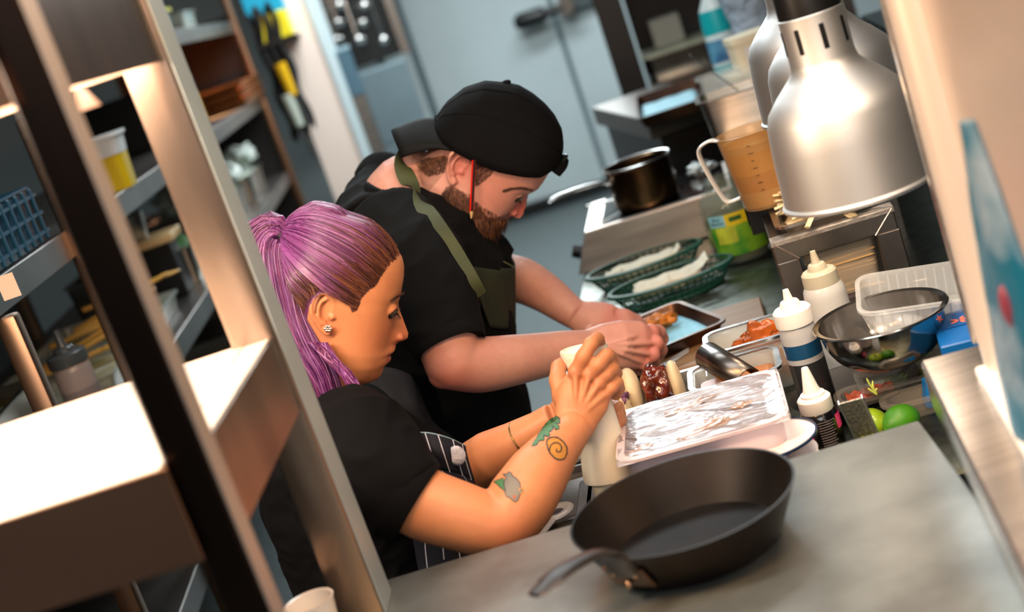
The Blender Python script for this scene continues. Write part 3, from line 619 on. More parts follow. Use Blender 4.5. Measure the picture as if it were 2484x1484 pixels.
# cling-wrapped tub
ea, eb = Kinv(PZ(1917, 1008, .975)); fa2, fb2 = Kinv(PZ(1893, 884, .975)); TW = .225; TD = max(.16, fb2-eb); TH = .975-ZC-.001
tub = thing('wrapped_tub', 'large frosted tub covered in wrinkled cling film with a pink tint', 'container', K(ea-TW/2, eb+TD/2, ZC), -KY)
pk = mat('frosted_pink', '#d3c2c8', .3, alpha=.80, bump=(30, .4, .003)); obj('tub', pan_bm(TW, TD, TH, rim=.009, r=.022, taper=.01), pk, tub)
obj('sauce_inside', MB().rings([rrect(TW-.05, TD-.05, .02, .005), rrect(TW-.035, TD-.035, .02, TH*.7)]), mat('pale_filling', '#caa9a6', .5, var=(10, .2)), tub)
mb = MB(); nx, ny = 90, 40; rows = []
for i in range(nx+1):
    rw = []
    for j in range(ny+1):
        x = -TW/2+TW*i/nx; y = -TD/2+TD*j/ny; e = min(i, nx-i, j, ny-j)/4
        z = TH+.0012-.006*min(1, e*.4)+.0016*noise.noise(V((x*18, y*130, 0)))+.0022*noise.noise(V((x*8+3, y*40+x*30, 5)))
        rw.append(V((x, y, z if e > 0 else TH-.004)))
    rows.append(rw)
mb.sheet(rows); obj('cling_film', mb, mat('cling_film', '#a09ca0', .16, alpha=.88, var=(9, .25, .35, .65), col2='#7d7277', bump=(40, 1, .006), stretch=(.5, 5, 1), spec=1, coat=1), tub, auto=0)
for (x, y, rx, ry, sd_) in ((-.01, .055, .035, .012, 1), (.0, -.05, .045, .010, 2), (.01, -.035, .02, .012, 3), (-.08, -.06, .02, .006, 6), (.055, .0, .012, .009, 8)):
    lump('orange_smear', mat('smear_under_film', '#b98a5c', .2, alpha=.42, coat=1), tub, (x, y, TH-.0035), (rx, ry, .0022), sd_, .6, rot=Euler((0, 0, .35)).to_matrix())

# squeeze bottles
mist = mat('misty_bottle', '#cdd0d2', .22, alpha=.70); dksauce = mat('dark_sauce', '#2b2c30', .28, coat=.6)
squeeze('squeeze bottle of dark sauce with a blue band and white cap', PZ(1990, 985, ZC), .0265, .135, mist, WHP, .012, fill=dksauce, fillh=.56, band=(.62, .78, mat('blue_band', '#12456b', .3)))
squeeze('cloudy white squeeze bottle left of the steel bowl', PZ(2052, 886, ZC), .0325, .138, mat('cloudy_bottle', '#c9cac6', .28, var=(5, .06)), mat('cloudy_cap', '#cfc8b0', .3, alpha=.85), .015, fill=mat('white_sauce', '#c6c9cb', .35), fillh=.7, scale_cap=.8)
# pink and black bottle
pb_ = PZ(2010, 1086, ZC); t = thing('colouring_bottle', 'small black and pink bottle with a white cone nozzle', 'bottle', pb_, R_(-12))
obj('bottle_body', MB().lathe([(.024, 0), (.026, .003), (.026, .045), (.024, .054), (.018, .06)], 36), mat('black_bottle', '#0d0a0c', .15, coat=1), t)
obj('label', arc_patch(.0263, -165, -122, .024, .05), mat('pink_label', '#e0347e', .35), t); obj('label', arc_patch(.0263, -40, 10, .03, .05), mat('pink_label', '#e0347e', .35), t)
for i in range(11): obj('print_line', arc_patch(.0264, -100, -48-(i*7) % 13, .046-i*.0036, .047-i*.0036, 6), mat('print_grey', '#8a7f84', .6), t)
for i in range(5): obj('print_line', arc_patch(.0264, -160, -128, .02-i*.0036, .021-i*.0036, 6), mat('print_grey', '#8a7f84', .6), t)
obj('cap_ring', MB().lathe([(.0215, .056), (.0225, .058), (.0225, .074), (.020, .077), (.0165, .078), (.0165, .081), (.012, .084)], 40), WHP, t)
obj('nozzle', MB().lathe([(.0125, .083), (.010, .090), (.0050, .116), (.0042, .118), (.0022, .1182), (.0018, .114)], 28), WHP, t)
# enamel plate
ep = PZ(1868, 1090, .932)
for i in range(6): u = thing('stacked_plate', 'white plate in the stack under the blue rimmed plate', 'plate', (ep.x, ep.y, ZC+.0105*i), 0, 'plates stacked under the enamel plate'); obj('plate', MB().lathe([(.034, 0), (.058, .009), (.057, .0095), (.033, .002), (0, .002)], 36), mat('white_enamel', '#efe9ea', .2, coat=.8), u)
t = thing('enamel_plate', 'white enamel plate with a dark blue rim behind the frying pan', 'plate', (ep.x, ep.y, ZC+.0725))
enm = mat('white_enamel', '#efe9ea', .2, coat=.8); obj('plate', MB().lathe([(.034, .0), (.038, .0015), (.058, .010), (.0625, .011), (.062, .0125), (.057, .0115), (.035, .003), (0, .003)], 64), enm, t)
obj('blue_rim', MB().lathe([(.0605, .0108), (.0635, .011), (.0635, .0138), (.0605, .0140)], 64, None, False, False), mat('blue_enamel', '#122a4a', .25), t)
# grater leaning on the bottle
g0, g1 = P(2063, 972, 1.74), PZ(2118, 1092, ZC+.006); t = thing('fine_grater', 'narrow steel fine grater with lime zest on it', 'grater', g1)
gx_ = (g0-g1); gl_ = gx_.length; gx_.normalize(); side = V((.96, -.25, 0)); side = (side-gx_*side.dot(gx_)).normalized(); gn_ = side.cross(gx_); mtx = M((side, gx_, gn_)).transposed()
t.rotation_euler = mtx.to_euler()
obj('grating_plate', MB().box((0, gl_/2, 0), (.027, gl_, .0012)), mat('grater_steel', '#a5a39c', .28, 1, var=(260, .25, .45, .55), bump=(300, 1, .002)), t)
for s in (-1, 1): obj('edge_rail', MB().box((s*.0145, gl_/2, -.002), (.0022, gl_, .007), None, .0006), STB, t)
nrm = 1 if (mtx @ V((0, 0, 1))).dot(EYE-g1) > 0 else -1
mb = MB()
for i in range(80):
    x = rnd.uniform(-.0115, .0115); y = gl_*(.60+rnd.uniform(0, .33)); mb.box((x, y, nrm*.001), (.0012, .0007, .0006))
obj('tooth', mb, STD, t, smooth=False, kind='stuff')
mb = MB()
for i in range(70):
    x = rnd.uniform(-.010, .010); y = gl_*rnd.uniform(.05, .35); a = rnd.uniform(0, 3); mb.tube([V((x, y, nrm*.0012)), V((x+.003*cos(a), y+.003*sin(a), nrm*.003))], .0006, 4)
obj('lime_zest', mb, mat('zest', '#b6bb3a', .5), t, kind='stuff')
# limes
lime_m = mat('lime_skin', '#37780c', .45, var=(7, .35), bump=(140, .35, .001)); lime_y = mat('lime_skin_pale', '#7f9d1a', .32, coat=.3, var=(7, .3), bump=(140, .35, .001))
def lime(label, px, py, m, r, rz):
    c = PZ(px, py, ZC+r*.95); t = thing('lime', label, 'lime', c, rz, 'limes beside the grater')
    rows = []
    for i in range(17):
        th = pi*i/16; z = -cos(th)*r*1.12*(1+.10*abs(cos(th))**9); rr_ = r*sin(th); rows.append([V((z, rr_*cos(2*pi*k/24), rr_*sin(2*pi*k/24)*.95)) for k in range(24)])
    obj('peel', MB().rings(rows), m, t, auto=0); obj('stem_scar', MB().ball((r*1.2, 0, 0), (.0015, .003, .003)), mat('stem_scar', '#7c7440', .7), t)
lime('green lime, larger right one of the two by the grater', 2186, 1020, lime_m, .0225, R_(20)); lime('yellower lime, half hidden left one by the grater', 2112, 1028, lime_y, .022, R_(-50))
# black plate with a sprout, clear boxes
bp = PZ(2080, 970, ZC+.002); t = thing('black_plate', 'shallow black bowl under the steel bowl with a green sprout', 'plate', bp)
obj('plate', MB().lathe([(.055, 0), (.092, .022), (.094, .0235), (.091, .0225), (.054, .003), (0, .003)], 48), mat('matt_black', '#101010', .3), t)
spx = P(2115, 935, 1.88); sprt = thing('sprout', 'small pale green sprout standing on the black bowl', 'garnish', (spx.x, spx.y, spx.z-.012))
mb = MB(); 
for k, (dx_, dz_) in enumerate(((-.004, .024), (.003, .018), (.006, .006), (-.006, .010), (.001, .014))): mb.tube(cat_([V((.003, 0, -.002)), V((dx_*.4, 0, dz_*.5)), V((dx_, .001, dz_))], 4), [.0013]*8+[.0004], 6)
obj('shoots', mb, mat('sprout_green', '#b5c25a', .5), sprt)
bx1 = PZ(2215, 960, ZC); clb = mat('clear_box', '#8f8a80', .10, alpha=.30, spec=1)
gn('clear takeaway box, lower one under the steel bowl', 'container', bx1+V((.01, .02, 0)), -KY, .15, .11, .035, clb, 'clear boxes under the bowl', mat('herb_leaf', '#58692a', .6, var=(40, .5)), .4)
gn('clear takeaway box, upper one the steel bowl rests on', 'container', bx1+V((.0, .055, .0365)), -KY, .14, .10, .030, clb, 'clear boxes under the bowl')
bx2 = PZ(2120, 985, ZC); gn('cling-wrapped tray of orange salmon behind the limes', 'container', bx2, -KY, .10, .07, .026, clb, food=mat('salmon', '#c25a3a', .35, coat=.6, var=(30, .4), bump=(50, .6, .004)), fh=.85)
gn('clear empty clamshell tub right of the limes', 'container', PZ(2235, 1000, ZC), -KY, .10, .06, .028, clb)
bt = thing('blue_clip', 'small blue plastic clip right of the limes', 'clip', PZ(2262, 985, ZC+.001), 0)
obj('clip', MB().box((0, 0, .02), (.012, .02, .04), (0, .2, 0), .002), mat('clip_blue', '#0f6ab0', .3), bt)
# mixing bowl
mbq = P(2134, 764, 1.95); br = .086; bh = .068; t = thing('mixing_bowl', 'polished steel mixing bowl next to the squeeze bottles', 'bowl', mbq-V((0, 0, bh)))
prf = [(.03, 0)]+[(.03+(br-.03)*sin(pi/2*k/9)**.85, bh*(1-cos(pi/2*k/9))**.95) for k in range(1, 10)]
mir = mat('polished_bowl', '#a39c96', .13, 1, var=(8, .1)); inn = [(r-.0015, z+.001) for r, z in reversed(prf)]
obj('bowl', MB().lathe(prf+[(br+.007, bh), (br+.008, bh+.0015), (br+.006, bh+.003), (br-.001, bh+.0015)]+inn[1:], 64), mir, t)
# clear punnet lying on the bowl
pn = P(2225, 722, 2.0); t = thing('clear_punnet', 'clear ribbed plastic punnet tipped over on the steel bowl', 'punnet', pn+V((0, 0, -.025)), 0, rot=(R_(10), R_(6), R_(-18)))
pm = mat('punnet_plastic', '#dfe2e0', .08, alpha=.34, spec=1, coat=1)
obj('punnet', pan_bm(.17, .125, .045, rim=.005, r=.02, taper=.014), pm, t)
for k in range(11):
    x = -.065+.013*k
    for s in (-1, 1): obj('rib', MB().tube([V((x, s*.047, .002)), V((x, s*.058, .040))], .0015, 5), pm, t)
for k in range(7):
    y = -.042+.014*k
    for s in (-1, 1): obj('rib', MB().tube([V((s*.068, y, .002)), V((s*.080, y, .040))], .0015, 5), pm, t)
# blue carton
q0, q1 = PZ(2222, 800, .965), PZ(2392, 752, .965); bxq = (q0+q1)/2; t = thing('blue_carton', 'bright blue printed carton with a white label behind the ledge', 'box', (bxq.x+.045, bxq.y-.03, ZC), R_(-16))
blu = mat('carton_blue', '#0d5fa8', .35, var=(3, .08)); obj('carton', MB().box((0, 0, .05), (.15, .13, .10), None, .002), blu, t)
obj('tuck_flap', MB().box((0, .0, .1008), (.148, .004, .001)), mat('carton_edge', '#0a4a86', .4), t)
lp = mat('print_pink', '#e8765e', .4)
for k in range(5): a = k*1.25; obj('petal_print', MB().ball((-.040+.009*cos(a), .022+.007*sin(a), .1005), (.0065, .003, .0006), M.Rotation(a, 3, 'Z')), lp, t)
obj('printed_line', MB().box((-.005, .02, .1008), (.028, .0012, .0006)), inkw, t); obj('printed_line', MB().box((-.005, .02, .1008), (.0012, .02, .0006)), inkw, t)
obj('label', MB().box((.05, .035, .1008), (.035, .014, .0006)), inkw, t); obj('label', MB().box((.045, -.0655, .06), (.035, .0008, .03)), inkw, t)
for k in range(4): obj('printed_line', MB().box((.02+.002*k, .032-.006*k, .1008), (.012, .002, .0006)), inkw, t)
# cards and board under the woman's hands
sb0 = Kinv(PZ(1395, 1195, ZC)); t = thing('slate_board', 'dark grey slate board under the white bottle', 'board', K(sb0[0]+.1, sb0[1]-.08, ZC), -KY)
obj('slab', MB().box((0.01, -.01, .006), (.20, .20, .012), None, .002), mat('slate', '#55585a', .4, var=(6, .15), bump=(60, .3, .001), stretch=(6, 1, 1)), t)
s1_ = Kinv(PZ(1345, 1185, ZC)); t = thing('steel_drawer_tray', 'shallow steel tray left of the slate board', 'tray', K(s1_[0]-.025+.045, s1_[1]-.06, ZC), -KY)
obj('tray_shell', pan_bm(.09, .2, .012, rim=.004, r=.008, taper=.003), STD, t)
rq = PZ(1357, 1262, ZC+.004); t = thing('plastic_scoop', 'clear plastic scoop handle with a hole at the near end of the counter', 'scoop', (rq.x, rq.y, ZC+.002), R_(60)); t.location.z = ZC+.0135
rr2 = [[V(((.017+.0075*cos(q))*cos(a)*1.2, (.017+.0075*cos(q))*sin(a), .004+.003*sin(q))) for q in [2*pi*k/8 for k in range(8)]] for a in [2*pi*k/28 for k in range(29)]]
obj('handle_ring', MB().rings(rr2, True, False, False), mat('scoop_plastic', '#b9b3ae', .15, alpha=.6), t); obj('scoop_arm', MB().box((-.05, 0, .004), (.06, .022, .005), None, .002), mat('scoop_plastic', '#b9b3ae', .15, alpha=.6), t)
# dark marble board in the gap behind the arms
mb0 = Kinv(PZ(1400, 1110, ZC)); t = thing('dark_tray', 'dark speckled tray between the forearms and the bottle', 'tray', K(mb0[0]+.03, mb0[1]+.05, ZC), -KY)
obj('tray_shell', pan_bm(.09, .17, .010, rim=.004, r=.01, taper=.003), mat('speckled_dark', '#3d4244', .4, var=(60, .4), col2='#6d7273'), t)

# frying pan on the pass
fp0 = PZ(1669, 1266, ZP+.028); fr = .1215; t = thing('frying_pan', 'black carbon steel frying pan with a long handle on the pass', 'pan', (fp0.x, fp0.y, ZP), 0)
fpm = mat('seasoned_iron', '#241d1a', .42, .7, var=(5, .6), bump=(10, .2, .002), col2='#0c0a09'); prf = [(.088, 0), (.094, .002), (.108, .028), (fr-.001, .052), (fr, .054), (fr-.0025, .054), (.105, .028), (.090, .004), (0, .003)]
obj('pan_body', MB().lathe(prf, 72), fpm, t)
hx = PZ(1300, 1455, ZP+.075) - t.location; hx.z = 0; hl = hx.length; hx.normalize(); hs = V((-hx.y, hx.x, 0))
hp = cat_([hx*.112+V((0, 0, .030)), hx*.122+V((0, 0, .058)), hx*.142+V((0, 0, .071)), hx*(hl*.8)+V((0, 0, .080)), hx*hl+V((0, 0, .080))], 6)
obj('handle', MB().tube(hp, [(.022-.007*min(1, k/14), .004) for k in range(len(hp)-3)]+[(.011, .003), (.012, .003), (.008, .002)], 12, up=(0, 0, 1)), mat('handle_iron', '#3c3836', .35, .9), t)
pl_ = hx*.108+V((0, 0, .026)); obj('handle_plate', MB().box(pl_, (.004, .052, .03), M.Rotation(atan2(hx.y, hx.x), 3, 'Z') @ M.Rotation(R_(28), 3, 'Y'), .001), mat('plate_iron', '#6c5546', .35, 1), t)
for a, b in ((-.014, .006), (.014, .006), (0, -.006)): obj('rivet', MB().ball(pl_+hx*.004+hs*a+V((0, 0, b)), .0042), mat('rivet_brass', '#b98f6c', .25, 1), t)
# white cup
cq = PZ(744, 1500, ZP); cq = PZ(748, 1458, ZP+.062); t = thing('white_cup', 'white cup cut off by the bottom edge beside the post', 'cup', (cq.x, cq.y, ZP))
obj('cup_body', MB().lathe([(.018, 0), (.020, .002), (.0275, .06), (.0285, .062), (.026, .0615), (.019, .006), (0, .005)], 40), mat('glazed_white', '#efe7de', .2, coat=.5), t)

fo_ = PZ(1705, 420, ZC+.103); t = thing('crumpled_film', 'crumpled clear film on the hob edge behind the jar', 'film', fo_); lump('film', mat('crumpled_film', '#b9c2c2', .12, metal=.4, bump=(40, 1, .01)), t, (0, 0, .012), (.03, .02, .014), 5, .9)
# ================= people =================
from mathutils.bvhtree import BVHTree
def remesh(mb, vox, smooth=3, f=.5, lap=None, extra=18):
    me = bpy.data.meshes.new('t'); bmesh.ops.triangulate(mb.bm, faces=mb.bm.faces); mb.bm.to_mesh(me); mb.bm.free()
    o = bpy.data.objects.new('t', me); COL.objects.link(o)
    r = o.modifiers.new('r', 'REMESH'); r.mode = 'VOXEL'; r.voxel_size = vox; r.adaptivity = 0
    if smooth: s = o.modifiers.new('s', 'SMOOTH'); s.factor = f; s.iterations = smooth
    dg = bpy.context.evaluated_depsgraph_get(); out = bpy.data.meshes.new_from_object(o.evaluated_get(dg))
    bpy.data.objects.remove(o)
    if lap:   # smooth the plain parts (arms, torso) further than face and hands
        o = bpy.data.objects.new('t', out); COL.objects.link(o); vg = o.vertex_groups.new(name='g')
        vg.add([v.index for v in out.vertices if lap(v.co)], 1, 'REPLACE'); sm = o.modifiers.new('s', 'SMOOTH'); sm.factor = .5; sm.iterations = extra; sm.vertex_group = 'g'
        dg = bpy.context.evaluated_depsgraph_get(); o2 = bpy.data.meshes.new_from_object(o.evaluated_get(dg)); bpy.data.objects.remove(o); out = o2
    return out
def mesh_obj(name, me, m, parent=None, label=None):
    for q in (m if isinstance(m, list) else [m]): me.materials.append(q)
    me.shade_smooth(); o = bpy.data.objects.new(name, me); COL.objects.link(o)
    if parent: adopt(o, parent)
    if label: o['label'] = label
    return o
def paint(me, fn):
    at = me.color_attributes.new('col', 'FLOAT_COLOR', 'POINT'); buf = []
    for v in me.vertices: c = fn(v.co, v.normal); buf.extend((c[0], c[1], c[2], 1))
    at.data.foreach_set('color', buf)
def bvh_of(me):
    return BVHTree.FromPolygons([v.co.copy() for v in me.vertices], [tuple(p.vertices) for p in me.polygons])
def mix3(a, b, t): t = max(0, min(1, t)); return tuple(x+(y-x)*t for x, y in zip(a, b))
def skinmat(name, sss=.12): return mat(name, '#ffffff', .46, attr='col', sss=sss, bump=(420, .12, .0008), var=(90, .07))
class Head:
    isub = None
    def __init__(s, ex, ey, y, ang):
        s.E = PY(ex, ey, y); s.y = y; a = R_(ang); q = PY(ex+100*sin(a), ey-100*cos(a), y)-s.E; s.U = q.normalized(); s.F = V((s.U.z, 0, -s.U.x)); s.L = V((0, -1, 0))
    def loc(s, px, py): q = PY(px, py, s.y)-s.E; return q.dot(s.F), q.dot(s.U)
    def locn(s, px, py, l): q = PY(px, py, s.y-l)-s.E; return q.dot(s.F), q.dot(s.U)
    def w(s, f, u, l=0): return s.E + s.F*f + s.U*u + s.L*l
    def inv(s, p): q = V(p)-s.E; return q.dot(s.F), q.dot(s.U), q.dot(s.L)
    def build(s, mb, front, back, base_pts, width, eye, jawpow=2.3):
        fr = sorted([(u, f) for f, u in (s.loc(*p) for p in front)]); bk = sorted([(u, f) for f, u in (s.loc(*p) for p in back)])
        bs = sorted([(u, f) for f, u in (s.loc(*p) for p in base_pts)]); lo, hi = fr[0][0], fr[-1][0]; n = 110; N = 72; rings = []
        ef, eu, el = eye
        for i in range(n+1):
            u = lo + (hi-lo)*i/n; ff = lerpl(fr, u); fb = lerpl(bk, u); w_ = lerpl(width, u)
            nz = 0; fbse = ff
            if bs[0][0] < u < bs[-1][0]: b_ = lerpl(bs, u); nz = max(0, ff-b_); fbse = b_ if nz > 0 else ff
            cx = fb + (fbse-fb)*.52; ring = []
            tn = (u-bs[0][0])/(bs[-1][0]-bs[0][0]) if bs[-1][0] > bs[0][0] else 0
            us = bs[s.isub][0] if s.isub is not None else bs[0][0]; tn = (u-us)/(bs[-1][0]-us)
            sg = .0125-.0060*max(0, min(1, tn)) if u > us else .0125+.012*min(1, (us-u)/.010)
            for k in range(N):
                a = 2*pi*k/N; c_, s_ = cos(a), sin(a); e = 2/2.35
                x = cx + (fbse-cx if c_ > 0 else cx-fb)*math.copysign(abs(c_)**(e if c_ > 0 else .95), c_); y = w_*math.copysign(abs(s_)**e, s_)
                if c_ > 0:
                    x += nz*exp(-(y/sg)**2)
                    for sgn in (1, -1): x -= .0075*exp(-((y-sgn*el*.92)/.015)**2-((u-eu)/.010)**2)
                ring.append(s.w(x, u, y))
            rings.append(ring)
        mb.rings(rings)
    def ear(s, mb, sgn, f0=0, u0=0, k=1.0, rot=14, out=.070, r=.0031):
        a = R_(rot)
        def e(f, u, o): f, u = f*k/1000, u*k/1000; return s.w(f0+f*cos(a)-u*sin(a), u0+f*sin(a)+u*cos(a), sgn*(out+o/1000))
        hel = [(7, 2, 0), (10, 12, 1), (7, 23, 4), (-2, 29, 6), (-12, 27, 8), (-19, 17, 9), (-20, 4, 9), (-16, -8, 7), (-10, -18, 5), (-4, -25, 4), (2, -27, 3), (5, -20, 1)]
        mb.tube(cat_([e(*q) for q in hel], 4), r, 10)
        mb.tube(cat_([e(*q) for q in ((1, 21, 3), (-7, 17, 5), (-11, 8, 5.5), (-11, -2, 5), (-7, -11, 4), (-1, -14, 3))], 4), r*.85, 10)
        mb.ball(e(-7, 5, -1), (.014*k, .0022, .023*k), M.Rotation(-atan2(s.U.x, s.U.z)*-1, 3, 'Y')); mb.ball(e(7, -5, 1.5), .0042, seg=12, rg=8); mb.ball(e(0, -21, 2.5), (.006, .0032, .0065), seg=12, rg=8)
        mb.ball(e(2, 3, -5), (.010, .005, .022)); return e
def strands(name, paths, m, parent, kind=None, label=None):
    """paths: (points, radii, colours). Flat 3-sided hair strands in one mesh."""
    vs, fs, cs = [], [], []
    for pts, rad, colr in paths:
        b = len(vs); n = len(pts)
        for i, p in enumerate(pts):
            t = pts[min(i+1, n-1)]-pts[max(i-1, 0)]; t = t.normalized() if t.length > 1e-9 else V((0, 0, 1)); a = t.cross(V((.31, .9, .2))); a.normalize(); c = a.cross(t); r = rad[i] if isinstance(rad, list) else rad
            for k in range(3): q = 2*pi*k/3; vs.append(p+a*(r*cos(q))+c*(r*sin(q))); cs.extend((*colr[i], 1))
        for i in range(n-1):
            for k in range(3): j = (k+1) % 3; fs.append((b+i*3+k, b+i*3+j, b+i*3+3+j, b+i*3+3+k))
    me = bpy.data.meshes.new(name); me.from_pydata(vs, [], fs); at = me.color_attributes.new('col', 'FLOAT_COLOR', 'POINT'); at.data.foreach_set('color', cs)
    o = mesh_obj(name, me, m, parent, label)
    if kind: o['kind'] = kind
    return o
def fuzz(name, bvh, parent, m, n, pick, dirf, ln, rad, colf, seed=1):
    r = random.Random(seed); paths = []
    for _ in range(n):
        q = pick(r)
        if q is None: continue
        o_, d_ = q; hit = bvh.ray_cast(o_, d_)
        if hit[0] is None: continue
        p, nn = hit[0], hit[1]; nn = nn if nn.dot(d_) < 0 else -nn; d = dirf(p, nn, r); L = ln*r.uniform(.6, 1.2); c = colf(p, r)
        pts = [p-nn*.0004, p+(d*.7+nn*.35)*L*.5, p+(d+nn*.2)*L]; paths.append((pts, [rad, rad*.8, rad*.15], [c]*3))
    return strands(name, paths, m, parent)
def in_poly(x, y, poly):
    c = False; n = len(poly)
    for i in range(n):
        x1, y1 = poly[i]; x2, y2 = poly[(i+1) % n]
        if (y1 > y) != (y2 > y) and x < (x2-x1)*(y-y1)/(y2-y1)+x1: c = not c
    return c
def poly_pick(poly):
    xs = [p[0] for p in poly]; ys = [p[1] for p in poly]
    def f(r):
        for _ in range(20):
            x, y = r.uniform(min(xs), max(xs)), r.uniform(min(ys), max(ys))
            if in_poly(x, y, poly): d = ray(x, y).normalized(); return (EYE+d*.9, d)
    return f
def decal(name, bvh, poly, m, parent, off=.0004, label=None, step=3, start=1.2):
    """ink on skin: a fine patch of the body surface inside the outline"""
    xs = [p[0] for p in poly]; ys = [p[1] for p in poly]; x0, x1, y0, y1 = min(xs), max(xs), min(ys), max(ys); idx = {}; vs = []; fs = []
    def vert(x, y):
        if (x, y) not in idx:
            d = ray(x, y).normalized(); h = bvh.ray_cast(EYE+d*start, d)
            if h[0] is None: idx[(x, y)] = None
            else: nn = h[1] if h[1].dot(d) < 0 else -h[1]; vs.append(h[0]+nn*off); idx[(x, y)] = len(vs)-1
        return idx[(x, y)]
    nx = int((x1-x0)/step)+1; ny = int((y1-y0)/step)+1
    for i in range(nx):
        for j in range(ny):
            x, y = x0+i*step, y0+j*step
            if in_poly(x+step/2, y+step/2, poly):
                q = [vert(x, y), vert(x+step, y), vert(x+step, y+step), vert(x, y+step)]
                if None not in q: fs.append(q)
    me = bpy.data.meshes.new(name); me.from_pydata(vs, [], fs); return mesh_obj(name, me, m, parent, label)
def line_poly(pts, w):
    pts = [V((x, y, 0)) for x, y in pts]; L, R = [], []
    for i, p in enumerate(pts):
        t = pts[min(i+1, len(pts)-1)]-pts[max(i-1, 0)]; t.normalize(); n = V((-t.y, t.x, 0))*(w/2); L.append((p+n)[:2]); R.append((p-n)[:2])
    return L+R[::-1]
def wrinkle(me, amp, sc, seed=0, amp2=None, sc2=None, st=(1, 1, 1)):
    nr = [v.normal.copy() for v in me.vertices]
    for v, n in zip(me.vertices, nr):
        q = V((v.co.x*st[0], v.co.y*st[1], v.co.z*st[2])); k = amp*noise.noise(q*sc+V((seed, 0, 0)))
        if amp2: k += amp2*(1-2*abs(noise.noise(q*sc2+V((0, seed, 0)))))
        v.co += n*k
def finger(mb, pts, r0, r1, nail=None):
    p = cat_(pts, 5); n = len(p); rr = []
    for i in range(n):
        t = i/(n-1); r = r0+(r1-r0)*t; r *= 1+.07*cos(2*pi*t*(len(pts)-1)); rr.append(r)
    rr[-1] *= .75; p.append(p[-1]+(p[-1]-p[-2])*.35); rr.append(r1*.35); mb.tube(p, rr, 12)

# ---------------------------------------------------------------- the woman
HW_ = Head(797, 757, 1.90, 10)
wm = thing('person', 'woman with purple ponytail in black t-shirt squeezing a white bottle', 'person', (PY(850, 1150, 1.95).x, 1.95, 0))
front = [(760, 512), (800, 512), (830, 519), (870, 532), (905, 551), (940, 578), (963, 603), (977, 628), (981, 648), (980, 672), (975, 698), (973, 714), (968, 728), (967, 740), (974, 762), (984, 788), (991, 806), (992, 815), (986, 825), (970, 829), (961, 834), (960, 842), (958, 851), (948, 857), (944, 860), (950, 866), (948, 874), (938, 880), (931, 888), (930, 897), (925, 908), (915, 916), (902, 922), (870, 928), (840, 930)]
base = [(967, 740), (960, 765), (953, 795), (948, 815), (944, 833), (940, 858), (934, 880), (922, 900), (904, 921)]; HW_.isub = 4
back = [(758, 514), (735, 520), (712, 540), (698, 565), (690, 600), (690, 650), (698, 700), (712, 750), (728, 800), (738, 850), (742, 900), (745, 925)]
wt_ = [(-.092, .020), (-.088, .030), (-.078, .040), (-.06, .050), (-.04, .0565), (-.01, .061), (.02, .066), (.05, .069), (.08, .068), (.105, .060), (.122, .046), (.134, .026), (.142, .008)]
ef, eu = HW_.locn(948, 751, .03); mb = MB(); HW_.build(mb, front, back, base, wt_, (ef, eu, .030))
for sgn in (1, -1):
    mb.ball(HW_.w(ef-.0035, eu, sgn*.030), (.0128, .0128, .0118), seg=20, rg=14)
    HW_.ear(mb, sgn, *HW_.locn(793, 760, .063), k=.98, rot=10, out=.063)
    nf, nu = HW_.locn(977, 822, .01); mb.ball(HW_.w(nf-.004, nu+.001, sgn*.0095), (.0062, .0045, .005), seg=12, rg=8)
    cf, cu = HW_.locn(930, 800, .04); mb.ball(HW_.w(cf-.022, cu, sgn*.036), (.022, .018, .024))
lf, lu = HW_.loc(950, 853); mb.ball(HW_.w(lf-.004, lu, 0), (.0065, .018, .0042)); lf2, lu2 = HW_.loc(943, 868); mb.ball(HW_.w(lf2-.0045, lu2, 0), (.007, .016, .0045))
cf, cu = HW_.loc(915, 903); mb.ball(HW_.w(cf-.010, cu+.004, 0), (.014, .018, .012))
ntop = HW_.w(*HW_.loc(800, 850)); nbot = PY(790, 1010, 1.93); mb.tube([ntop, ntop.lerp(nbot, .5), nbot], [(.052, .050), (.048, .048), (.058, .060)], 24, up=(0, 1, 0))
# torso, right (near) arm
Yt = 1.95
mb.tube([PY(800, 985, Yt), PY(805, 1050, Yt), PY(835, 1180, Yt), PY(890, 1330, Yt), PY(960, 1500, Yt)], [(.045, .07), (.075, .145), (.095, .13), (.09, .12), (.10, .14)], 28, up=(0, 1, 0))
arm = [(860, 1065, 1.80, .050), (930, 1140, 1.77, .049), (1010, 1212, 1.745, .0455), (1110, 1250, 1.735, .0425), (1185, 1272, 1.735, .0400), (1228, 1262, 1.74, .0400), (1265, 1212, 1.75, .0430), (1305, 1150, 1.775, .0395), (1345, 1095, 1.80, .032), (1378, 1058, 1.82, .0255), (1396, 1035, 1.835, .0235)]
pp = cat_([P(a, b, c) for a, b, c, _ in arm], 4); rr = []
for i in range(len(pp)):
    t = i/4; k = min(int(t), len(arm)-2); rr.append(arm[k][3]+(arm[k+1][3]-arm[k][3])*(t-k))
mb.tube(pp, rr, 28); mb.ball(P(1238, 1292, 1.745), .020)
up_f = tuple(FW)
D = 1.855
mb.tube([P(1390, 1046, 1.835), P(1398, 1015, 1.84), P(1412, 975, 1.842), P(1424, 940, 1.845), P(1430, 918, 1.85)], [(.0245, .018), (.029, .0165), (.0345, .0155), (.034, .0145), (.029, .011)], 24, up=up_f)
mcp = [(1396, 902, 1.838), (1430, 908, 1.836), (1453, 930, 1.838), (1468, 957, 1.842)]
for k, q in enumerate(mcp): mb.ball(P(*q), (.0108, .0102, .0100, .0088)[k], seg=14, rg=10)
for q in mcp: mb.tube([P(1396, 1030, 1.829), P(q[0]*.5+1398*.5, q[1]*.5+1015*.5, 1.8285), P(q[0], q[1], q[2]-.006)], [.0035, .0038, .0042], 8)
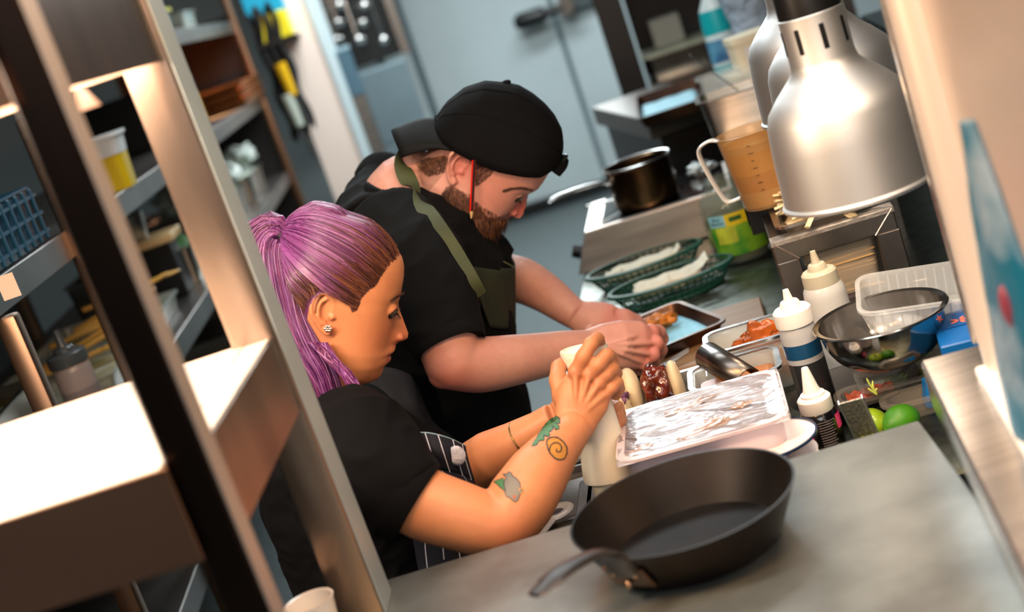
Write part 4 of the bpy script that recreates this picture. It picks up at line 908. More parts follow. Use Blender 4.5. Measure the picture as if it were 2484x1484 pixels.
finger(mb, [P(1398, 902, 1.84), P(1416, 864, 1.832), P(1434, 834, 1.836), P(1449, 822, 1.858), P(1455, 836, 1.885)], .0108, .0086)
finger(mb, [P(1430, 908, 1.838), P(1452, 884, 1.832), P(1472, 862, 1.842), P(1484, 872, 1.868), P(1478, 895, 1.893)], .0108, .0086)
finger(mb, [P(1453, 930, 1.84), P(1470, 908, 1.838), P(1486, 894, 1.850), P(1494, 906, 1.876), P(1484, 926, 1.898)], .0100, .0082)
finger(mb, [P(1468, 957, 1.843), P(1484, 940, 1.842), P(1498, 928, 1.856), P(1502, 944, 1.878), P(1492, 962, 1.898)], .0088, .0074)
finger(mb, [P(1384, 1010, 1.852), P(1364, 962, 1.858), P(1354, 920, 1.866), P(1356, 890, 1.885), P(1370, 878, 1.905)], .0150, .0092)
mb.ball(P(1372, 985, 1.852), (.014, .014, .026))
# left (far) arm and hand behind the bottle
arm2 = [(1000, 1090, 2.10, .045), (1080, 1150, 2.06, .040), (1140, 1140, 2.02, .038), (1190, 1105, 1.99, .036), (1250, 1073, 1.97, .030), (1310, 1035, 1.95, .023), (1345, 1010, 1.94, .0205)]
mb.tube([P(a, b, c) for a, b, c, _ in arm2], [q[3] for q in arm2], 24)
mb.tube([P(1345, 1010, 1.94), P(1380, 1000, 1.945), P(1425, 1000, 1.95), P(1455, 1000, 1.95)], [(.021, .014), (.028, .014), (.034, .013), (.030, .010)], 20, up=up_f)
for k, (x, y) in enumerate(((1498, 985), (1503, 1003), (1505, 1020), (1500, 1036))): finger(mb, [P(1452, 975+k*18, 1.948), P(1480, y-3, 1.948), P(x+2, y, 1.93), P(x-4, y+4, 1.905)], .0092, .0076)
finger(mb, [P(1385, 990, 1.94), P(1400, 965, 1.925), P(1425, 945, 1.92)], .0115, .009)
# hips and legs stay inside the trousers
wme = remesh(mb, .0019, 4, .5, lambda c: (c-HW_.E).length > .17 and (c-P(1430, 930, 1.86)).length > .075); wb = bvh_of(wme)
hairp = lin('#4a2820')[:3]
hl = [(975, 598), (962, 625), (940, 645), (925, 668), (912, 690), (896, 700), (880, 715), (866, 750), (855, 752), (848, 735), (832, 722), (815, 708), (790, 702), (768, 712), (752, 735), (745, 770), (748, 820), (740, 870), (600, 870), (600, 480), (990, 480)]
hlf = [HW_.locn(*p, .05) for p in hl]
ws, wr_, wl = lin('#c18158')[:3], lin('#b86748')[:3], lin('#a0524a')[:3]
def wcol(co, n):
    f, u, l = HW_.inv(co); c = ws; k = noise.noise(co*28)*.5+.5
    c = mix3(c, wr_, .22*k)
    if abs(l) < .1 and u > -.12 and f > -.14 and (co-HW_.E).length < .2:
        if in_poly(f, u, hlf): return mix3(hairp, lin('#5c2c55')[:3], min(1, max(0, (.02-f)/.05)))
        pf, pu = HW_.loc(985, 812); c = mix3(c, wr_, .7*exp(-((f-pf)**2+(u-pu)**2)/.0004))
        pf, pu = HW_.loc(925, 800); c = mix3(c, wr_, .35*exp(-((f-pf)**2+(u-pu)**2)/.0009))
        for (x, y, s1, s2) in ((950, 854, .011, .0030), (946, 867, .010, .0036)):
            pf, pu = HW_.loc(x, y); c = mix3(c, wl, exp(-((f-pf)/s1)**4-((u-pu)/s2)**4)*(abs(l) < .022))
        pf, pu = HW_.loc(795, 765); c = mix3(c, wr_, .45*exp(-((f-pf)**2+(u-pu)**2)/.0005))
    else:
        for q in mcp: c = mix3(c, wr_, .35*exp(-(co-P(*q)).length_squared/.00015))
        c = mix3(c, wr_, .5*exp(-(co-P(1238, 1290, 1.72)).length_squared/.0012))
    return c
paint(wme, wcol); wbody = mesh_obj('body', wme, skinmat('skin_woman'), wm)
# face details
hairm = mat('hair', '#ffffff', .30, attr='col', spec=.55); dkh = mat('dark_hair', '#1d100c', .5)
def brow(bvh, H, pts, parent, n, seed, colr, sgnL=1):
    r = random.Random(seed); paths = []
    for _ in range(n):
        t = r.random(); k = t*(len(pts)-1); i = min(int(k), len(pts)-2); x = pts[i][0]+(pts[i+1][0]-pts[i][0])*(k-i); y = pts[i][1]+(pts[i+1][1]-pts[i][1])*(k-i)+r.uniform(-3.0, 3.0)*(1-.6*t*0)
        d = ray(x, y).normalized(); h = bvh.ray_cast(EYE+d*1.2, d)
        if h[0] is None: continue
        nn = h[1] if h[1].dot(d) < 0 else -h[1]; dd = (IR*(pts[0][0]-pts[-1][0]) + IU*(pts[-1][1]-pts[0][1]+4)).normalized()
        paths.append(([h[0]-nn*.0002, h[0]+dd*.003+nn*.0008, h[0]+dd*.006+nn*.0006], [.00035, .0003, .0001], [colr]*3))
    return strands('eyebrow', paths, hairm, parent)
brow(wb, HW_, [(975, 714), (962, 720), (946, 730)], wm, 260, 3, lin('#43261c')[:3])
def lashes(H, ef, eu, el, parent, sgn, r_=.0138, n=16, L=.008, drop=-.28):
    paths = []; c = lin('#140c0a')[:3]
    cen = (ef-.0035, eu, sgn*el)
    lid = [H.w(cen[0]+r_*cos(drop)*cos(a), cen[1]+r_*sin(drop), cen[2]+r_*cos(drop)*sin(a)) for a in [(-.9+1.9*k/12)*sgn for k in range(13)]]
    for i in range(n):
        a = (-.8+1.9*i/(n-1))*sgn; p = H.w(cen[0]+r_*cos(drop)*cos(a), cen[1]+r_*sin(drop), cen[2]+r_*cos(drop)*sin(a)); q = H.w(cen[0]+(r_+L)*cos(drop-.25)*cos(a*1.1), cen[1]+(r_+L)*sin(drop-.2), cen[2]+(r_+L)*cos(drop)*sin(a*1.1))
        paths.append(([p, p.lerp(q, .6)-H.U*.0006, q], [.00035, .0003, .0001], [c]*3))
    paths.append((lid, .0006, [c]*13)); return strands('eyelashes', paths, hairm, parent)
for sgn in (1, -1): lashes(HW_, ef+.001, eu, .030, wm, sgn)
for sgn in (1, -1):
    cen = HW_.w(ef-.0035+.0015, eu-.0016, sgn*.030); a_ = MB().ball(cen, .0120, seg=20, rg=14); adopt(obj('eyeball', a_, mat('eye_dark', '#2b211d', .15, coat=1), auto=0), wm)
# earring
ee = P(796, 797, 1.0); de = ray(796, 797).normalized(); h = wb.ray_cast(EYE+de*1.2, de); mb = MB()
for k in range(6):
    a = k*pi/3; mb.ball(h[0]-FW*.0015+IR*(.0034*cos(a))+IU*(.0034*sin(a)), (.0021, .0012, .0016), None, 10, 6)
mb.ball(h[0]-FW*.0022, .0012, seg=8, rg=6); adopt(obj('earring', mb, mat('silver', '#d9d6cf', .15, 1)), wm)
# hair: strands swept back to the tie
tie = HW_.w(*HW_.loc(694, 577)); hc = HW_.w(*HW_.loc(815, 650)); tdir = (tie-hc).normalized(); rr_ = random.Random(11); paths = []
cols = [lin(x)[:3] for x in ('#6c2f6c', '#83417f', '#5a2558', '#8f5190', '#4d2048', '#7a3d7a', '#a06aa3')]; brn = [lin(x)[:3] for x in ('#4a2a20', '#5e3627', '#3a1f1a', '#7a4a32')]
hlp = cat_([V((x, y, 0)) for x, y in ((974, 596), (967, 620), (948, 640), (930, 662), (912, 688), (892, 700), (880, 715), (866, 748), (853, 742), (838, 724), (815, 708), (790, 700), (765, 712), (748, 735), (738, 770), (735, 800))], 6)
def surf(dv, off): 
    h = wb.ray_cast(hc+dv*.20, -dv)
    return (h[0]+dv*off) if h[0] is not None else hc+dv*.09
def slerp(a, b, t):
    o = math.acos(max(-1, min(1, a.dot(b))));
    return a if o < 1e-4 else (a*sin((1-t)*o)+b*sin(t*o))/sin(o)
ctr = HW_.w(*HW_.loc(974, 596))
starts = []
for q in hlp:
    d = ray(q.x, q.y).normalized(); h = wb.ray_cast(EYE+d*1.2, d)
    if h[0] is not None: starts.append((h[0]-hc).normalized())
def crown(t):   # hairline from the side to the forehead middle
    return (ctr-hc).normalized()
allst = list(starts); topd = (HW_.w(*HW_.loc(850, 526))-hc).normalized()
for side in (1, -1):
    for i in range(3300 if side == 1 else 900):
        k = rr_.random()**1.0*(len(allst)-1.001); a = allst[int(k)].lerp(allst[int(k)+1], k-int(k)).normalized()
        if rr_.random() < .45:
            a = a.lerp(topd, rr_.random()*.95).normalized()
        if side == -1: a = V((a.x, -a.y, a.z))
        t0 = rr_.random()**2*.7; off = .0035+.004*rr_.random(); n = 12; pts = []; rad = []; cc_ = []; c1 = rr_.choice(cols); c0 = rr_.choice(brn); wv = rr_.uniform(-.02, .02); bt = rr_.uniform(.20, .50); low = max(0, min(1, (a.dot(HW_.F)*.5+.3)))
        cl = rr_.uniform(.2, 1.0)
        for j in range(n):
            t = t0+(1-t0)*j/(n-1); dv = slerp(a, tdir, t*.97); dv = (dv+HW_.U*(wv+.10)*sin(pi*t)*.7).normalized()
            pts.append(surf(dv, off*min(1, .15+t*3)+.004*t)); rad.append(.00047); cc_.append(mix3(c0, c1, (t-bt*cl)/.22+.2*(1-low)))
        pts[-1] = tie+V((rr_.uniform(-.007, .007), rr_.uniform(-.009, .009), rr_.uniform(-.009, .009))); paths.append((pts, rad, cc_))
hair = strands('hair', paths, hairm, wm, label='slicked back purple hair with brown hairline')
adopt(obj('hair_tie', MB().rings([[tie-HW_.F*.004*0+tdir*(.007)+(tdir.cross(V((0, 1, 0))).normalized()*cos(a)+V((0, 1, 0))*sin(a))*(.0175+.005*cos(q))+tdir*(.005*sin(q)) for q in [2*pi*k/8 for k in range(8)]] for a in [2*pi*k/20 for k in range(21)]], True, False, False), mat('hair_tie', '#17101c', .6)), wm)
# ponytail
ctrl = [(694, 577, 1.90, .013), (665, 566, 1.90, .030), (648, 600, 1.895, .040), (655, 680, 1.885, .040), (678, 770, 1.87, .038), (712, 850, 1.855, .036), (748, 915, 1.845, .036), (772, 975, 1.84, .030)]
cp = cat_([PY(a, b, c) for a, b, c, _ in ctrl], 5); cr = []
for i in range(len(cp)): t = i/5; k = min(int(t), len(ctrl)-2); cr.append(ctrl[k][3]+(ctrl[k+1][3]-ctrl[k][3])*(t-k))
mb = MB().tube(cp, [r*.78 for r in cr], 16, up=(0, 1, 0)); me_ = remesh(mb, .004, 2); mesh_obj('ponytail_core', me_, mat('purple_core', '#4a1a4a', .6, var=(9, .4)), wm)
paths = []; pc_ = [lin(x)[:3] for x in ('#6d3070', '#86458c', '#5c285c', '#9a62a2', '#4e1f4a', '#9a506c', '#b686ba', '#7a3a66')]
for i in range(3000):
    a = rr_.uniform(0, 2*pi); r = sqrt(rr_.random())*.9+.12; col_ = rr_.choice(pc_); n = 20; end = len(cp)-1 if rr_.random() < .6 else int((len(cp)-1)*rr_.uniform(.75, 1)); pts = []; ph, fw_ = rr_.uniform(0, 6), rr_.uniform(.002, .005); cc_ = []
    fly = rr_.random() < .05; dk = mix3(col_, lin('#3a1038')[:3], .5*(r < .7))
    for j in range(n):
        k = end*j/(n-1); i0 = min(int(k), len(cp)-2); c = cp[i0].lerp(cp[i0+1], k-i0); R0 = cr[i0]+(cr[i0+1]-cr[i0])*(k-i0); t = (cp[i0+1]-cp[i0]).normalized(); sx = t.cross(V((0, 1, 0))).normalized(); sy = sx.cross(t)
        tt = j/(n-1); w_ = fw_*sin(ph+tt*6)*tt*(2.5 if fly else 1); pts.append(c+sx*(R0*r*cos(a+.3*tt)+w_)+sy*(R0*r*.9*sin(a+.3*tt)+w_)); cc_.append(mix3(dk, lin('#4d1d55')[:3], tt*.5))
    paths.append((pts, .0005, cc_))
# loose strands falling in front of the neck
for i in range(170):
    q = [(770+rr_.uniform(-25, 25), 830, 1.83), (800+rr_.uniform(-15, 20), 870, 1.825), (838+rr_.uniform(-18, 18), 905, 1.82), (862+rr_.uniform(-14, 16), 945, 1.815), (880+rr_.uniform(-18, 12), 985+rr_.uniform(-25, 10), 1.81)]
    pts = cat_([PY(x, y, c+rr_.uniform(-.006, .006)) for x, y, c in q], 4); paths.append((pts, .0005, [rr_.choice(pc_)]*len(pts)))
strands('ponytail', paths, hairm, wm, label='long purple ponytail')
# t-shirt
tee = mat('black_tee', '#050507', .9, spec=.15, var=(6, .3), bump=(260, .25, .0006))
mb = MB(); mb.tube([PY(790, 962, Yt), PY(795, 990, Yt), PY(808, 1060, Yt), PY(835, 1180, Yt), PY(885, 1330, Yt), PY(960, 1530, Yt), PY(990, 1640, Yt)], [(.058, .062), (.085, .12), (.105, .168), (.122, .155), (.115, .145), (.12, .155), (.125, .16)], 40, up=(0, 1, 0))
mb.ball(PY(905, 1100, 1.85), (.065, .06, .06)); mb.ball(PY(905, 1100, 2.05), (.065, .06, .06))
sl = [(838, 1042, 1.83, .060), (868, 1075, 1.79, .070), (920, 1140, 1.765, .067), (965, 1185, 1.75, .060), (998, 1214, 1.742, .0545)]
mb.tube([P(a, b, c) for a, b, c, _ in sl], [q[3] for q in sl], 28); mb.tube([P(870, 1040, 2.08), P(960, 1100, 2.10), P(1040, 1130, 2.09)], [.06, .06, .055], 24)
me_ = remesh(mb, .004, 3); wrinkle(me_, .004, 14, 3, .0028, 22, (1, 1, 1.4)); mesh_obj('t_shirt', me_, tee, wm)
# rolled sleeve hem and seam
def ring_on(pa, pb, r, rt, m, name, parent, n=36, sq=1):
    pa, pb = V(pa), V(pb); t = (pb-pa).normalized(); a = t.orthogonal().normalized(); b = t.cross(a); rr2 = [[pa+(a*cos(q)+b*sin(q))*(r+rt*cos(w_))+t*(rt*sq*sin(w_)) for w_ in [2*pi*k/8 for k in range(8)]] for q in [2*pi*k/n for k in range(n+1)]]
    return adopt(obj(name, MB().rings(rr2, True, False, False), m), parent)
ring_on(P(990, 1208, 1.744), P(1060, 1250, 1.74), .0535, .003, tee, 'sleeve_hem', wm, sq=5)
# apron: navy with white pinstripes
nav = mat('navy_pinstripe', '#0d1020', .8, bump=(200, .2, .0006)); wst = mat('white_stripe', '#b9bccb', .7)
def px_sheet(name, rows, m, parent, th=.0018, n=5):
    """cloth panel through world points given as rows of (px, py, y)"""
    g = [cat_([PY(*q) for q in r], n) for r in rows]; cols_ = list(zip(*g)); g2 = [cat_(list(c), n) for c in cols_]; 
    o = obj(name, MB().sheet(g2), m, None, solid=th, auto=0); return adopt(o, parent), g2
ap, g = px_sheet('apron', [[(880, 1010, 1.80), (930, 1035, 1.775), (985, 1062, 1.775), (1040, 1078, 1.86), (1060, 1085, 1.97), (1040, 1080, 2.08)],
    [(960, 1090, 1.86), (1010, 1110, 1.80), (1060, 1120, 1.81), (1110, 1120, 1.87), (1125, 1115, 1.97), (1105, 1110, 2.08)],
    [(1000, 1190, 1.87), (1060, 1190, 1.80), (1110, 1185, 1.80), (1150, 1175, 1.87), (1165, 1175, 1.97), (1150, 1160, 2.08)],
    [(985, 1290, 1.86), (1060, 1310, 1.79), (1120, 1300, 1.79), (1170, 1290, 1.87), (1190, 1280, 1.97), (1175, 1270, 2.08)],
    [(1000, 1400, 1.86), (1070, 1420, 1.79), (1140, 1415, 1.79), (1190, 1400, 1.87), (1215, 1395, 1.97), (1200, 1390, 2.08)]], nav, wm)
for c0, c1 in ((6, 17), (9, 20), (13, 20), (16, 20), (3, 20), (19, 20)):
    pts = [g[c0][k] for k in range(0 if c0 in (3,) else 4, c1+1)]; pts = [q-V((0, .0022, 0)) for q in pts]; adopt(obj('pinstripe', MB().tube(pts, .0009, 5), wst), wm)
pk_, g = px_sheet('apron_pocket', [[(1012, 1048, 1.80), (1045, 1050, 1.79), (1090, 1062, 1.80), (1128, 1080, 1.83)], [(1022, 1085, 1.79), (1060, 1095, 1.775), (1100, 1100, 1.79), (1134, 1110, 1.82)], [(1035, 1130, 1.80), (1075, 1140, 1.785), (1115, 1150, 1.80), (1150, 1165, 1.83)]], nav, wm)
for c in (3, 7, 11, 14): adopt(obj('pinstripe', MB().tube([q-V((0, .002, 0)) for q in g[c]], .0009, 5), wst), wm)
adopt(obj('pocket_edging', MB().tube([g[c][0]-V((0, .001, 0)) for c in range(len(g))], .0011, 5), mat('pale_edging', '#7f9fb0', .6), label='pale blue edging'), wm)
adopt(obj('apron_strap', MB().tube(cat_([PY(812, 958, 1.86), PY(850, 985, 1.83), PY(900, 1015, 1.785), PY(950, 1045, 1.765)], 4), [(.009, .0015)]*13, 8, up=(0, 1, 0)), nav), wm)
adopt(obj('strap_piping', MB().tube(cat_([PY(968, 1052, 1.765), PY(998, 1075, 1.755), PY(1028, 1100, 1.757)], 4), .0013, 6), mat('pale_piping', '#b9cdd8', .5), label='pale blue piping'), wm)
tis = obj('tissue', MB().ball(PY(1108, 1105, 1.79), (.012, .006, .014)), mat('tissue', '#b9b9c6', .7, bump=(60, 1, .006)), auto=0); tis.location = (0, 0, 0)
tag(tis, 'crumpled white tissue tucked in the navy pinstripe apron pocket', 'tissue')
# trousers and shoes (mostly hidden by the pass)
trm = mat('black_trousers', '#101115', .85, bump=(200, .2, .0006)); mb = MB(); hp_ = PY(985, 1590, Yt); hp_.z = max(hp_.z, .78)
for s in (-1, 1):
    f0 = V((hp_.x, Yt+s*.085, .80)); mb.tube([f0, V((hp_.x+.01, Yt+s*.09, .48)), V((hp_.x-.01, Yt+s*.10, .08))], [(.10, .085), (.068, .066), (.055, .055)], 24, up=(0, 1, 0))
mb.ball((hp_.x, Yt, .84), (.115, .16, .10)); me_ = remesh(mb, .008, 3); mesh_obj('trousers', me_, trm, wm)
shm = mat('black_shoe', '#0b0b0c', .4)
for s in (-1, 1): adopt(obj('shoe', MB().tube([V((hp_.x-.07, Yt+s*.10, .05)), V((hp_.x, Yt+s*.10, .055)), V((hp_.x+.12, Yt+s*.10, .035)), V((hp_.x+.18, Yt+s*.10, .03))], [(.045, .04), (.05, .045), (.035, .045), (.02, .03)], 16, up=(0, 1, 0)), shm), wm)
# tattoos and bracelet
tg = mat('ink_green', '#3c6b45', .5); tk = mat('ink_black', '#2e2f30', .5); tgr = mat('ink_grey', '#6a6660', .5); to = mat('ink_ochre', '#b07a35', .5); tr_ = mat('ink_red', '#a5402f', .5)
Z = lambda pts, ox, oy, s: [(ox+x/s, oy+y/s) for x, y in pts]
fe = [(1335, 325), (1352, 340), (1358, 372), (1345, 378), (1325, 370), (1350, 395), (1350, 418), (1332, 420), (1315, 398), (1300, 392), (1308, 418), (1298, 430), (1278, 432), (1286, 455), (1280, 470), (1262, 468), (1248, 455), (1238, 470), (1246, 490), (1236, 500), (1220, 500), (1205, 500), (1205, 512), (1190, 530), (1160, 540), (1170, 515), (1195, 485), (1210, 455), (1235, 415), (1265, 375), (1290, 350)]
fe_o = [(x+(4 if x > 1255 else -4), y+(-2)) for x, y in fe]
decal('tattoo', wb, Z([(1335, 320), (1362, 338), (1364, 376), (1345, 382), (1356, 395), (1355, 422), (1330, 425), (1313, 405), (1312, 424), (1300, 436), (1286, 437), (1291, 460), (1282, 475), (1260, 473), (1247, 462), (1252, 492), (1238, 506), (1212, 506), (1195, 534), (1155, 545), (1166, 512), (1190, 483), (1205, 452), (1230, 412), (1262, 370), (1288, 345)], 900, 900, 2.968), tk, wm, .0003, 'dark outline of leaf tattoo', 2)
decal('tattoo', wb, Z(fe, 900, 900, 2.968), tg, wm, .0006, 'green leaf tattoo', 1.5)
sp = [(1262, 520), (1270, 492), (1300, 478), (1345, 480), (1385, 510), (1408, 550), (1408, 595), (1390, 630), (1360, 640), (1325, 630), (1290, 595), (1272, 560), (1270, 535)]
decal('tattoo', wb, Z(sp, 900, 900, 2.968), to, wm, .0003, 'ochre spiral shell tattoo', 2)
decal('tattoo', wb, Z(line_poly(sp+[sp[0]], 10), 900, 900, 2.968), tk, wm, .0006, 'dark spiral line', 1.5)
spi = [(1345+ (60-8.2*t)*cos(t*1.0+2.6), 560+(66-9*t)*sin(t*1.0+2.6)) for t in [k*.35 for k in range(21)]]
decal('tattoo', wb, Z(line_poly([(x-6, y+4) for x, y in spi], 9), 900, 900, 2.968), tk, wm, .0008, 'dark spiral line', 1.2)
ms = [(950, 745), (985, 740), (992, 725), (1012, 735), (1018, 755), (1050, 775), (1072, 805), (1078, 845), (1095, 865), (1070, 890), (1060, 925), (1040, 942), (1020, 930), (1000, 910), (978, 905), (966, 880), (966, 850), (958, 820), (960, 790), (975, 765)]
decal('tattoo', wb, Z([(955, 770), (962, 862), (885, 795)], 900, 900, 2.968), tg, wm, .0003, 'small green tattoo patch', 1.5)
decal('tattoo', wb, Z(line_poly([(955, 768), (885, 795), (962, 864)], 6), 900, 900, 2.968), tk, wm, .0006, 'dark line', 1.2)
decal('tattoo', wb, Z(ms, 900, 900, 2.968), tgr, wm, .0005, 'grey animal shaped tattoo', 1.5)
decal('tattoo', wb, Z(line_poly(ms+[ms[0]], 6), 900, 900, 2.968), tk, wm, .0008, 'dark outline', 1.2)
decal('tattoo', wb, Z([(1022, 900), (1040, 892), (1042, 912), (1026, 922)], 900, 900, 2.968), tr_, wm, .0009, 'small red tattoo patch', 1.2)
decal('tattoo', wb, Z(line_poly([(1068, 862), (1072, 845), (1090, 842), (1097, 860), (1088, 878), (1076, 880)], 8), 900, 900, 2.968), to, wm, .0009, 'small ochre ring', 1.2)
ring_on(P(1270, 1064, 1.963), P(1310, 1035, 1.95), .0285, .0011, mat('brass_bangle', '#7d6a42', .3, 1), 'bracelet', wm)
# the white squeeze bottle she holds upside down
bt0, bt1 = P(1415, 842, 1.888), P(1478, 1172, 1.905); axb = (bt0-bt1); bl = axb.length; axb.normalize(); xx = axb.orthogonal().normalized(); yy = axb.cross(xx)
t = thing('squeeze_bottle', 'tall white squeeze bottle held upside down in the woman\'s hands', 'bottle', bt1); t.rotation_euler = M((xx, yy, axb)).transposed().to_euler()
cre = mat('creamy_plastic', '#eae2d0', .3, sss=.25, coat=.2)
obj('bottle_body', MB().lathe([(.026, .004), (.0325, .006), (.0335, .012), (.0325, .03), (.0285, .075), (.0235, .115), (.0235, .13), (.0265, .155), (.0305, bl-.012), (.0325, bl-.003), (.0315, bl), (.028, bl+.001), (.026, bl-.002), (0, bl-.002)], 48), cre, t)
obj('screw_cap', MB().lathe([(.004, -.020), (.019, -.018), (.0225, -.014), (.0235, .003), (.025, .005)], 40), mat('creamy_cap', '#d9cdb2', .3, alpha=.95), t)
# ---------------------------------------------------------------- the man
HM = Head(1116, 405, 2.40, 37)
mn = thing('person', 'bearded man in backwards black cap and olive apron with a pencil at his ear', 'person', (PY(1050, 700, 2.42).x, 2.42, 0))
front = [(1235, 232), (1262, 240), (1290, 262), (1318, 295), (1336, 330), (1343, 370), (1340, 400), (1330, 418), (1319, 437), (1306, 455), (1295, 463), (1283, 469), (1281, 480), (1279, 495), (1274, 510), (1270, 522), (1262, 532), (1253, 531), (1243, 527), (1236, 524), (1234, 532), (1230, 541), (1222, 547), (1222, 555), (1212, 563), (1203, 568), (1198, 580), (1186, 590), (1168, 590), (1140, 580), (1115, 565), (1090, 548)]
base = [(1283, 469), (1268, 478), (1255, 492), (1243, 505), (1232, 516), (1226, 524), (1216, 540), (1206, 552), (1194, 568), (1182, 584), (1168, 590)]; HM.isub = None
back = [(1230, 232), (1190, 222), (1150, 232), (1112, 258), (1085, 290), (1070, 320), (1050, 350), (1025, 380), (1008, 410), (1005, 450), (1020, 490), (1050, 530), (1075, 550)]
wtm = [(-.128, .022), (-.118, .036), (-.105, .048), (-.085, .058), (-.05, .064), (-.02, .068), (.01, .072), (.05, .077), (.09, .077), (.12, .066), (.14, .045), (.152, .015)]
ef, eu = HM.locn(1255, 474, .032); mb = MB(); HM.build(mb, front, back, base, wtm, (ef, eu, .032))
for sgn in (1, -1):
    mb.ball(HM.w(ef-.004, eu, sgn*.032), (.0132, .0132, .0122), seg=20, rg=14)
    HM.ear(mb, sgn, *HM.locn(1113, 406, .068), k=1.06, rot=12, out=.068, r=.0034)
    nf, nu = HM.loc(1247, 518); mb.ball(HM.w(nf-.003, nu+.002, sgn*.0105), (.0075, .0055, .0065), seg=12, rg=8)
    cf, cu = HM.loc(1200, 490); mb.ball(HM.w(cf-.030, cu, sgn*.040), (.024, .020, .026))
    bf, bu = HM.loc(1280, 460); mb.ball(HM.w(bf-.010, bu, sgn*.022), (.012, .018, .006))
mb.tube(cat_([PY(1085, 450, 2.42), PY(1010, 446, 2.42), PY(966, 466, 2.42), PY(945, 505, 2.42), PY(950, 560, 2.42)], 4), [(.056, .056)]*4+[(.056, .058)]*4+[(.054, .064)]*4+[(.060, .08)]*5, 28, up=(0, 1, 0))
mb.ball(PY(962, 464, 2.42), (.048, .06, .046))
mb.tube([PY(950, 470, 2.42), PY(985, 540, 2.42), PY(1040, 660, 2.42), PY(1080, 820, 2.42), PY(1120, 1000, 2.42)], [(.05, .10), (.085, .16), (.105, .165), (.105, .15), (.105, .15)], 28, up=(0, 1, 0))
def lerp_tube(mb, arm, n=4, seg=28):
    pp = cat_([P(a, b, c) for a, b, c, _ in arm], n); rr = []
    for i in range(len(pp)): t = i/n; k = min(int(t), len(arm)-2); rr.append(arm[k][3]+(arm[k+1][3]-arm[k][3])*(t-k))
    return mb.tube(pp, rr, seg)
lerp_tube(mb, [(985, 600, 2.27, .055), (1030, 700, 2.21, .052), (1072, 800, 2.17, .048), (1098, 872, 2.165, .045)])
mb.ball(P(1098, 874, 2.166), .0452, seg=28, rg=20)
lerp_tube(mb, [(1098, 876, 2.166, .0445), (1165, 884, 2.19, .0440), (1240, 874, 2.22, .0405), (1310, 862, 2.26, .0365), (1370, 850, 2.29, .0325), (1425, 842, 2.32, .0285)])
mb.ball(P(1078, 908, 2.165), (.026, .026, .022))
mb.tube([P(1420, 842, 2.32), P(1462, 838, 2.33), P(1505, 836, 2.34), P(1548, 838, 2.355), P(1578, 842, 2.37)], [(.028, .023), (.036, .025), (.041, .026), (.041, .024), (.032, .018)], 24, up=up_f)
mk = [(1580, 806, 2.37), (1590, 832, 2.355), (1582, 860, 2.35), (1562, 880, 2.35)]
for k, q in enumerate(mk): mb.ball(P(*q), (.0150, .0145, .0140, .0125)[k], seg=14, rg=10)
for k, q in enumerate(mk): mb.tube([P(1455, 838, 2.305), P((q[0]+1455)/2, (q[1]+838)/2, 2.308), P(q[0], q[1], q[2]-.008)], [.004, .0042, .0045], 8)
finger(mb, [P(1580, 806, 2.375), P(1598, 806, 2.40), P(1606, 822, 2.42), P(1598, 838, 2.43)], .0135, .0105)
finger(mb, [P(1590, 832, 2.36), P(1602, 848, 2.385), P(1592, 866, 2.41), P(1570, 868, 2.42)], .0130, .0100)
finger(mb, [P(1582, 860, 2.355), P(1585, 880, 2.38), P(1566, 892, 2.41), P(1545, 886, 2.42)], .0125, .0098)
finger(mb, [P(1562, 880, 2.355), P(1552, 896, 2.38), P(1530, 902, 2.40), P(1512, 894, 2.41)], .0112, .0090)
finger(mb, [P(1455, 860, 2.36), P(1500, 885, 2.40), P(1545, 880, 2.44)], .0140, .0110)
# far arm and hand
lerp_tube(mb, [(1080, 560, 2.68, .055), (1150, 650, 2.68, .050), (1220, 672, 2.66, .047), (1270, 682, 2.64, .043), (1325, 712, 2.62, .037), (1370, 745, 2.60, .031), (1400, 766, 2.59, .0275)])
mb.tube([P(1395, 762, 2.59), P(1425, 775, 2.585), P(1460, 785, 2.58), P(1488, 788, 2.575)], [(.027, .02), (.036, .02), (.040, .019), (.036, .014)], 22, up=up_f)
fk = [(1478, 758, 2.585), (1490, 776, 2.575), (1492, 795, 2.565), (1484, 812, 2.56)]; tipx = [((1518, 764), (1545, 776), (1562, 790)), ((1525, 784), (1548, 800), (1556, 815)), ((1520, 806), (1540, 822), (1545, 836)), ((1508, 824), (1524, 838), (1528, 848))]
for k, q in enumerate(fk):
    mb.ball(P(*q), .0125, seg=14, rg=10); finger(mb, [P(*q)]+[P(x, y, 2.575-.004*k+.012*i) for i, (x, y) in enumerate(tipx[k])], .0122, .0095)
finger(mb, [P(1425, 800, 2.56), P(1470, 825, 2.54), P(1515, 838, 2.53)], .014, .011)
mme = remesh(mb, .0021, 4, .5, lambda c: (c-HM.E).length > .2 and (c-P(1540, 840, 2.4)).length > .11); mbv = bvh_of(mme)
msk, mrd, mbr = lin('#cf9c8a')[:3], lin('#bf5c52')[:3], lin('#4a2a18')[:3]
beard = [(1070, 470), (1082, 452), (1098, 448), (1118, 462), (1140, 480), (1160, 500), (1185, 528), (1210, 528), (1240, 523), (1240, 545), (1225, 556), (1214, 575), (1190, 600), (1150, 595), (1100, 560), (1078, 520)]
bpl = [HM.locn(*p, .055) for p in beard]; fade = [(1010, 395), (1085, 375), (1150, 385), (1180, 405), (1160, 440), (1150, 400), (1090, 385), (1078, 420), (1040, 470), (1015, 440)]; fpl = [HM.locn(*p, .065) for p in fade]
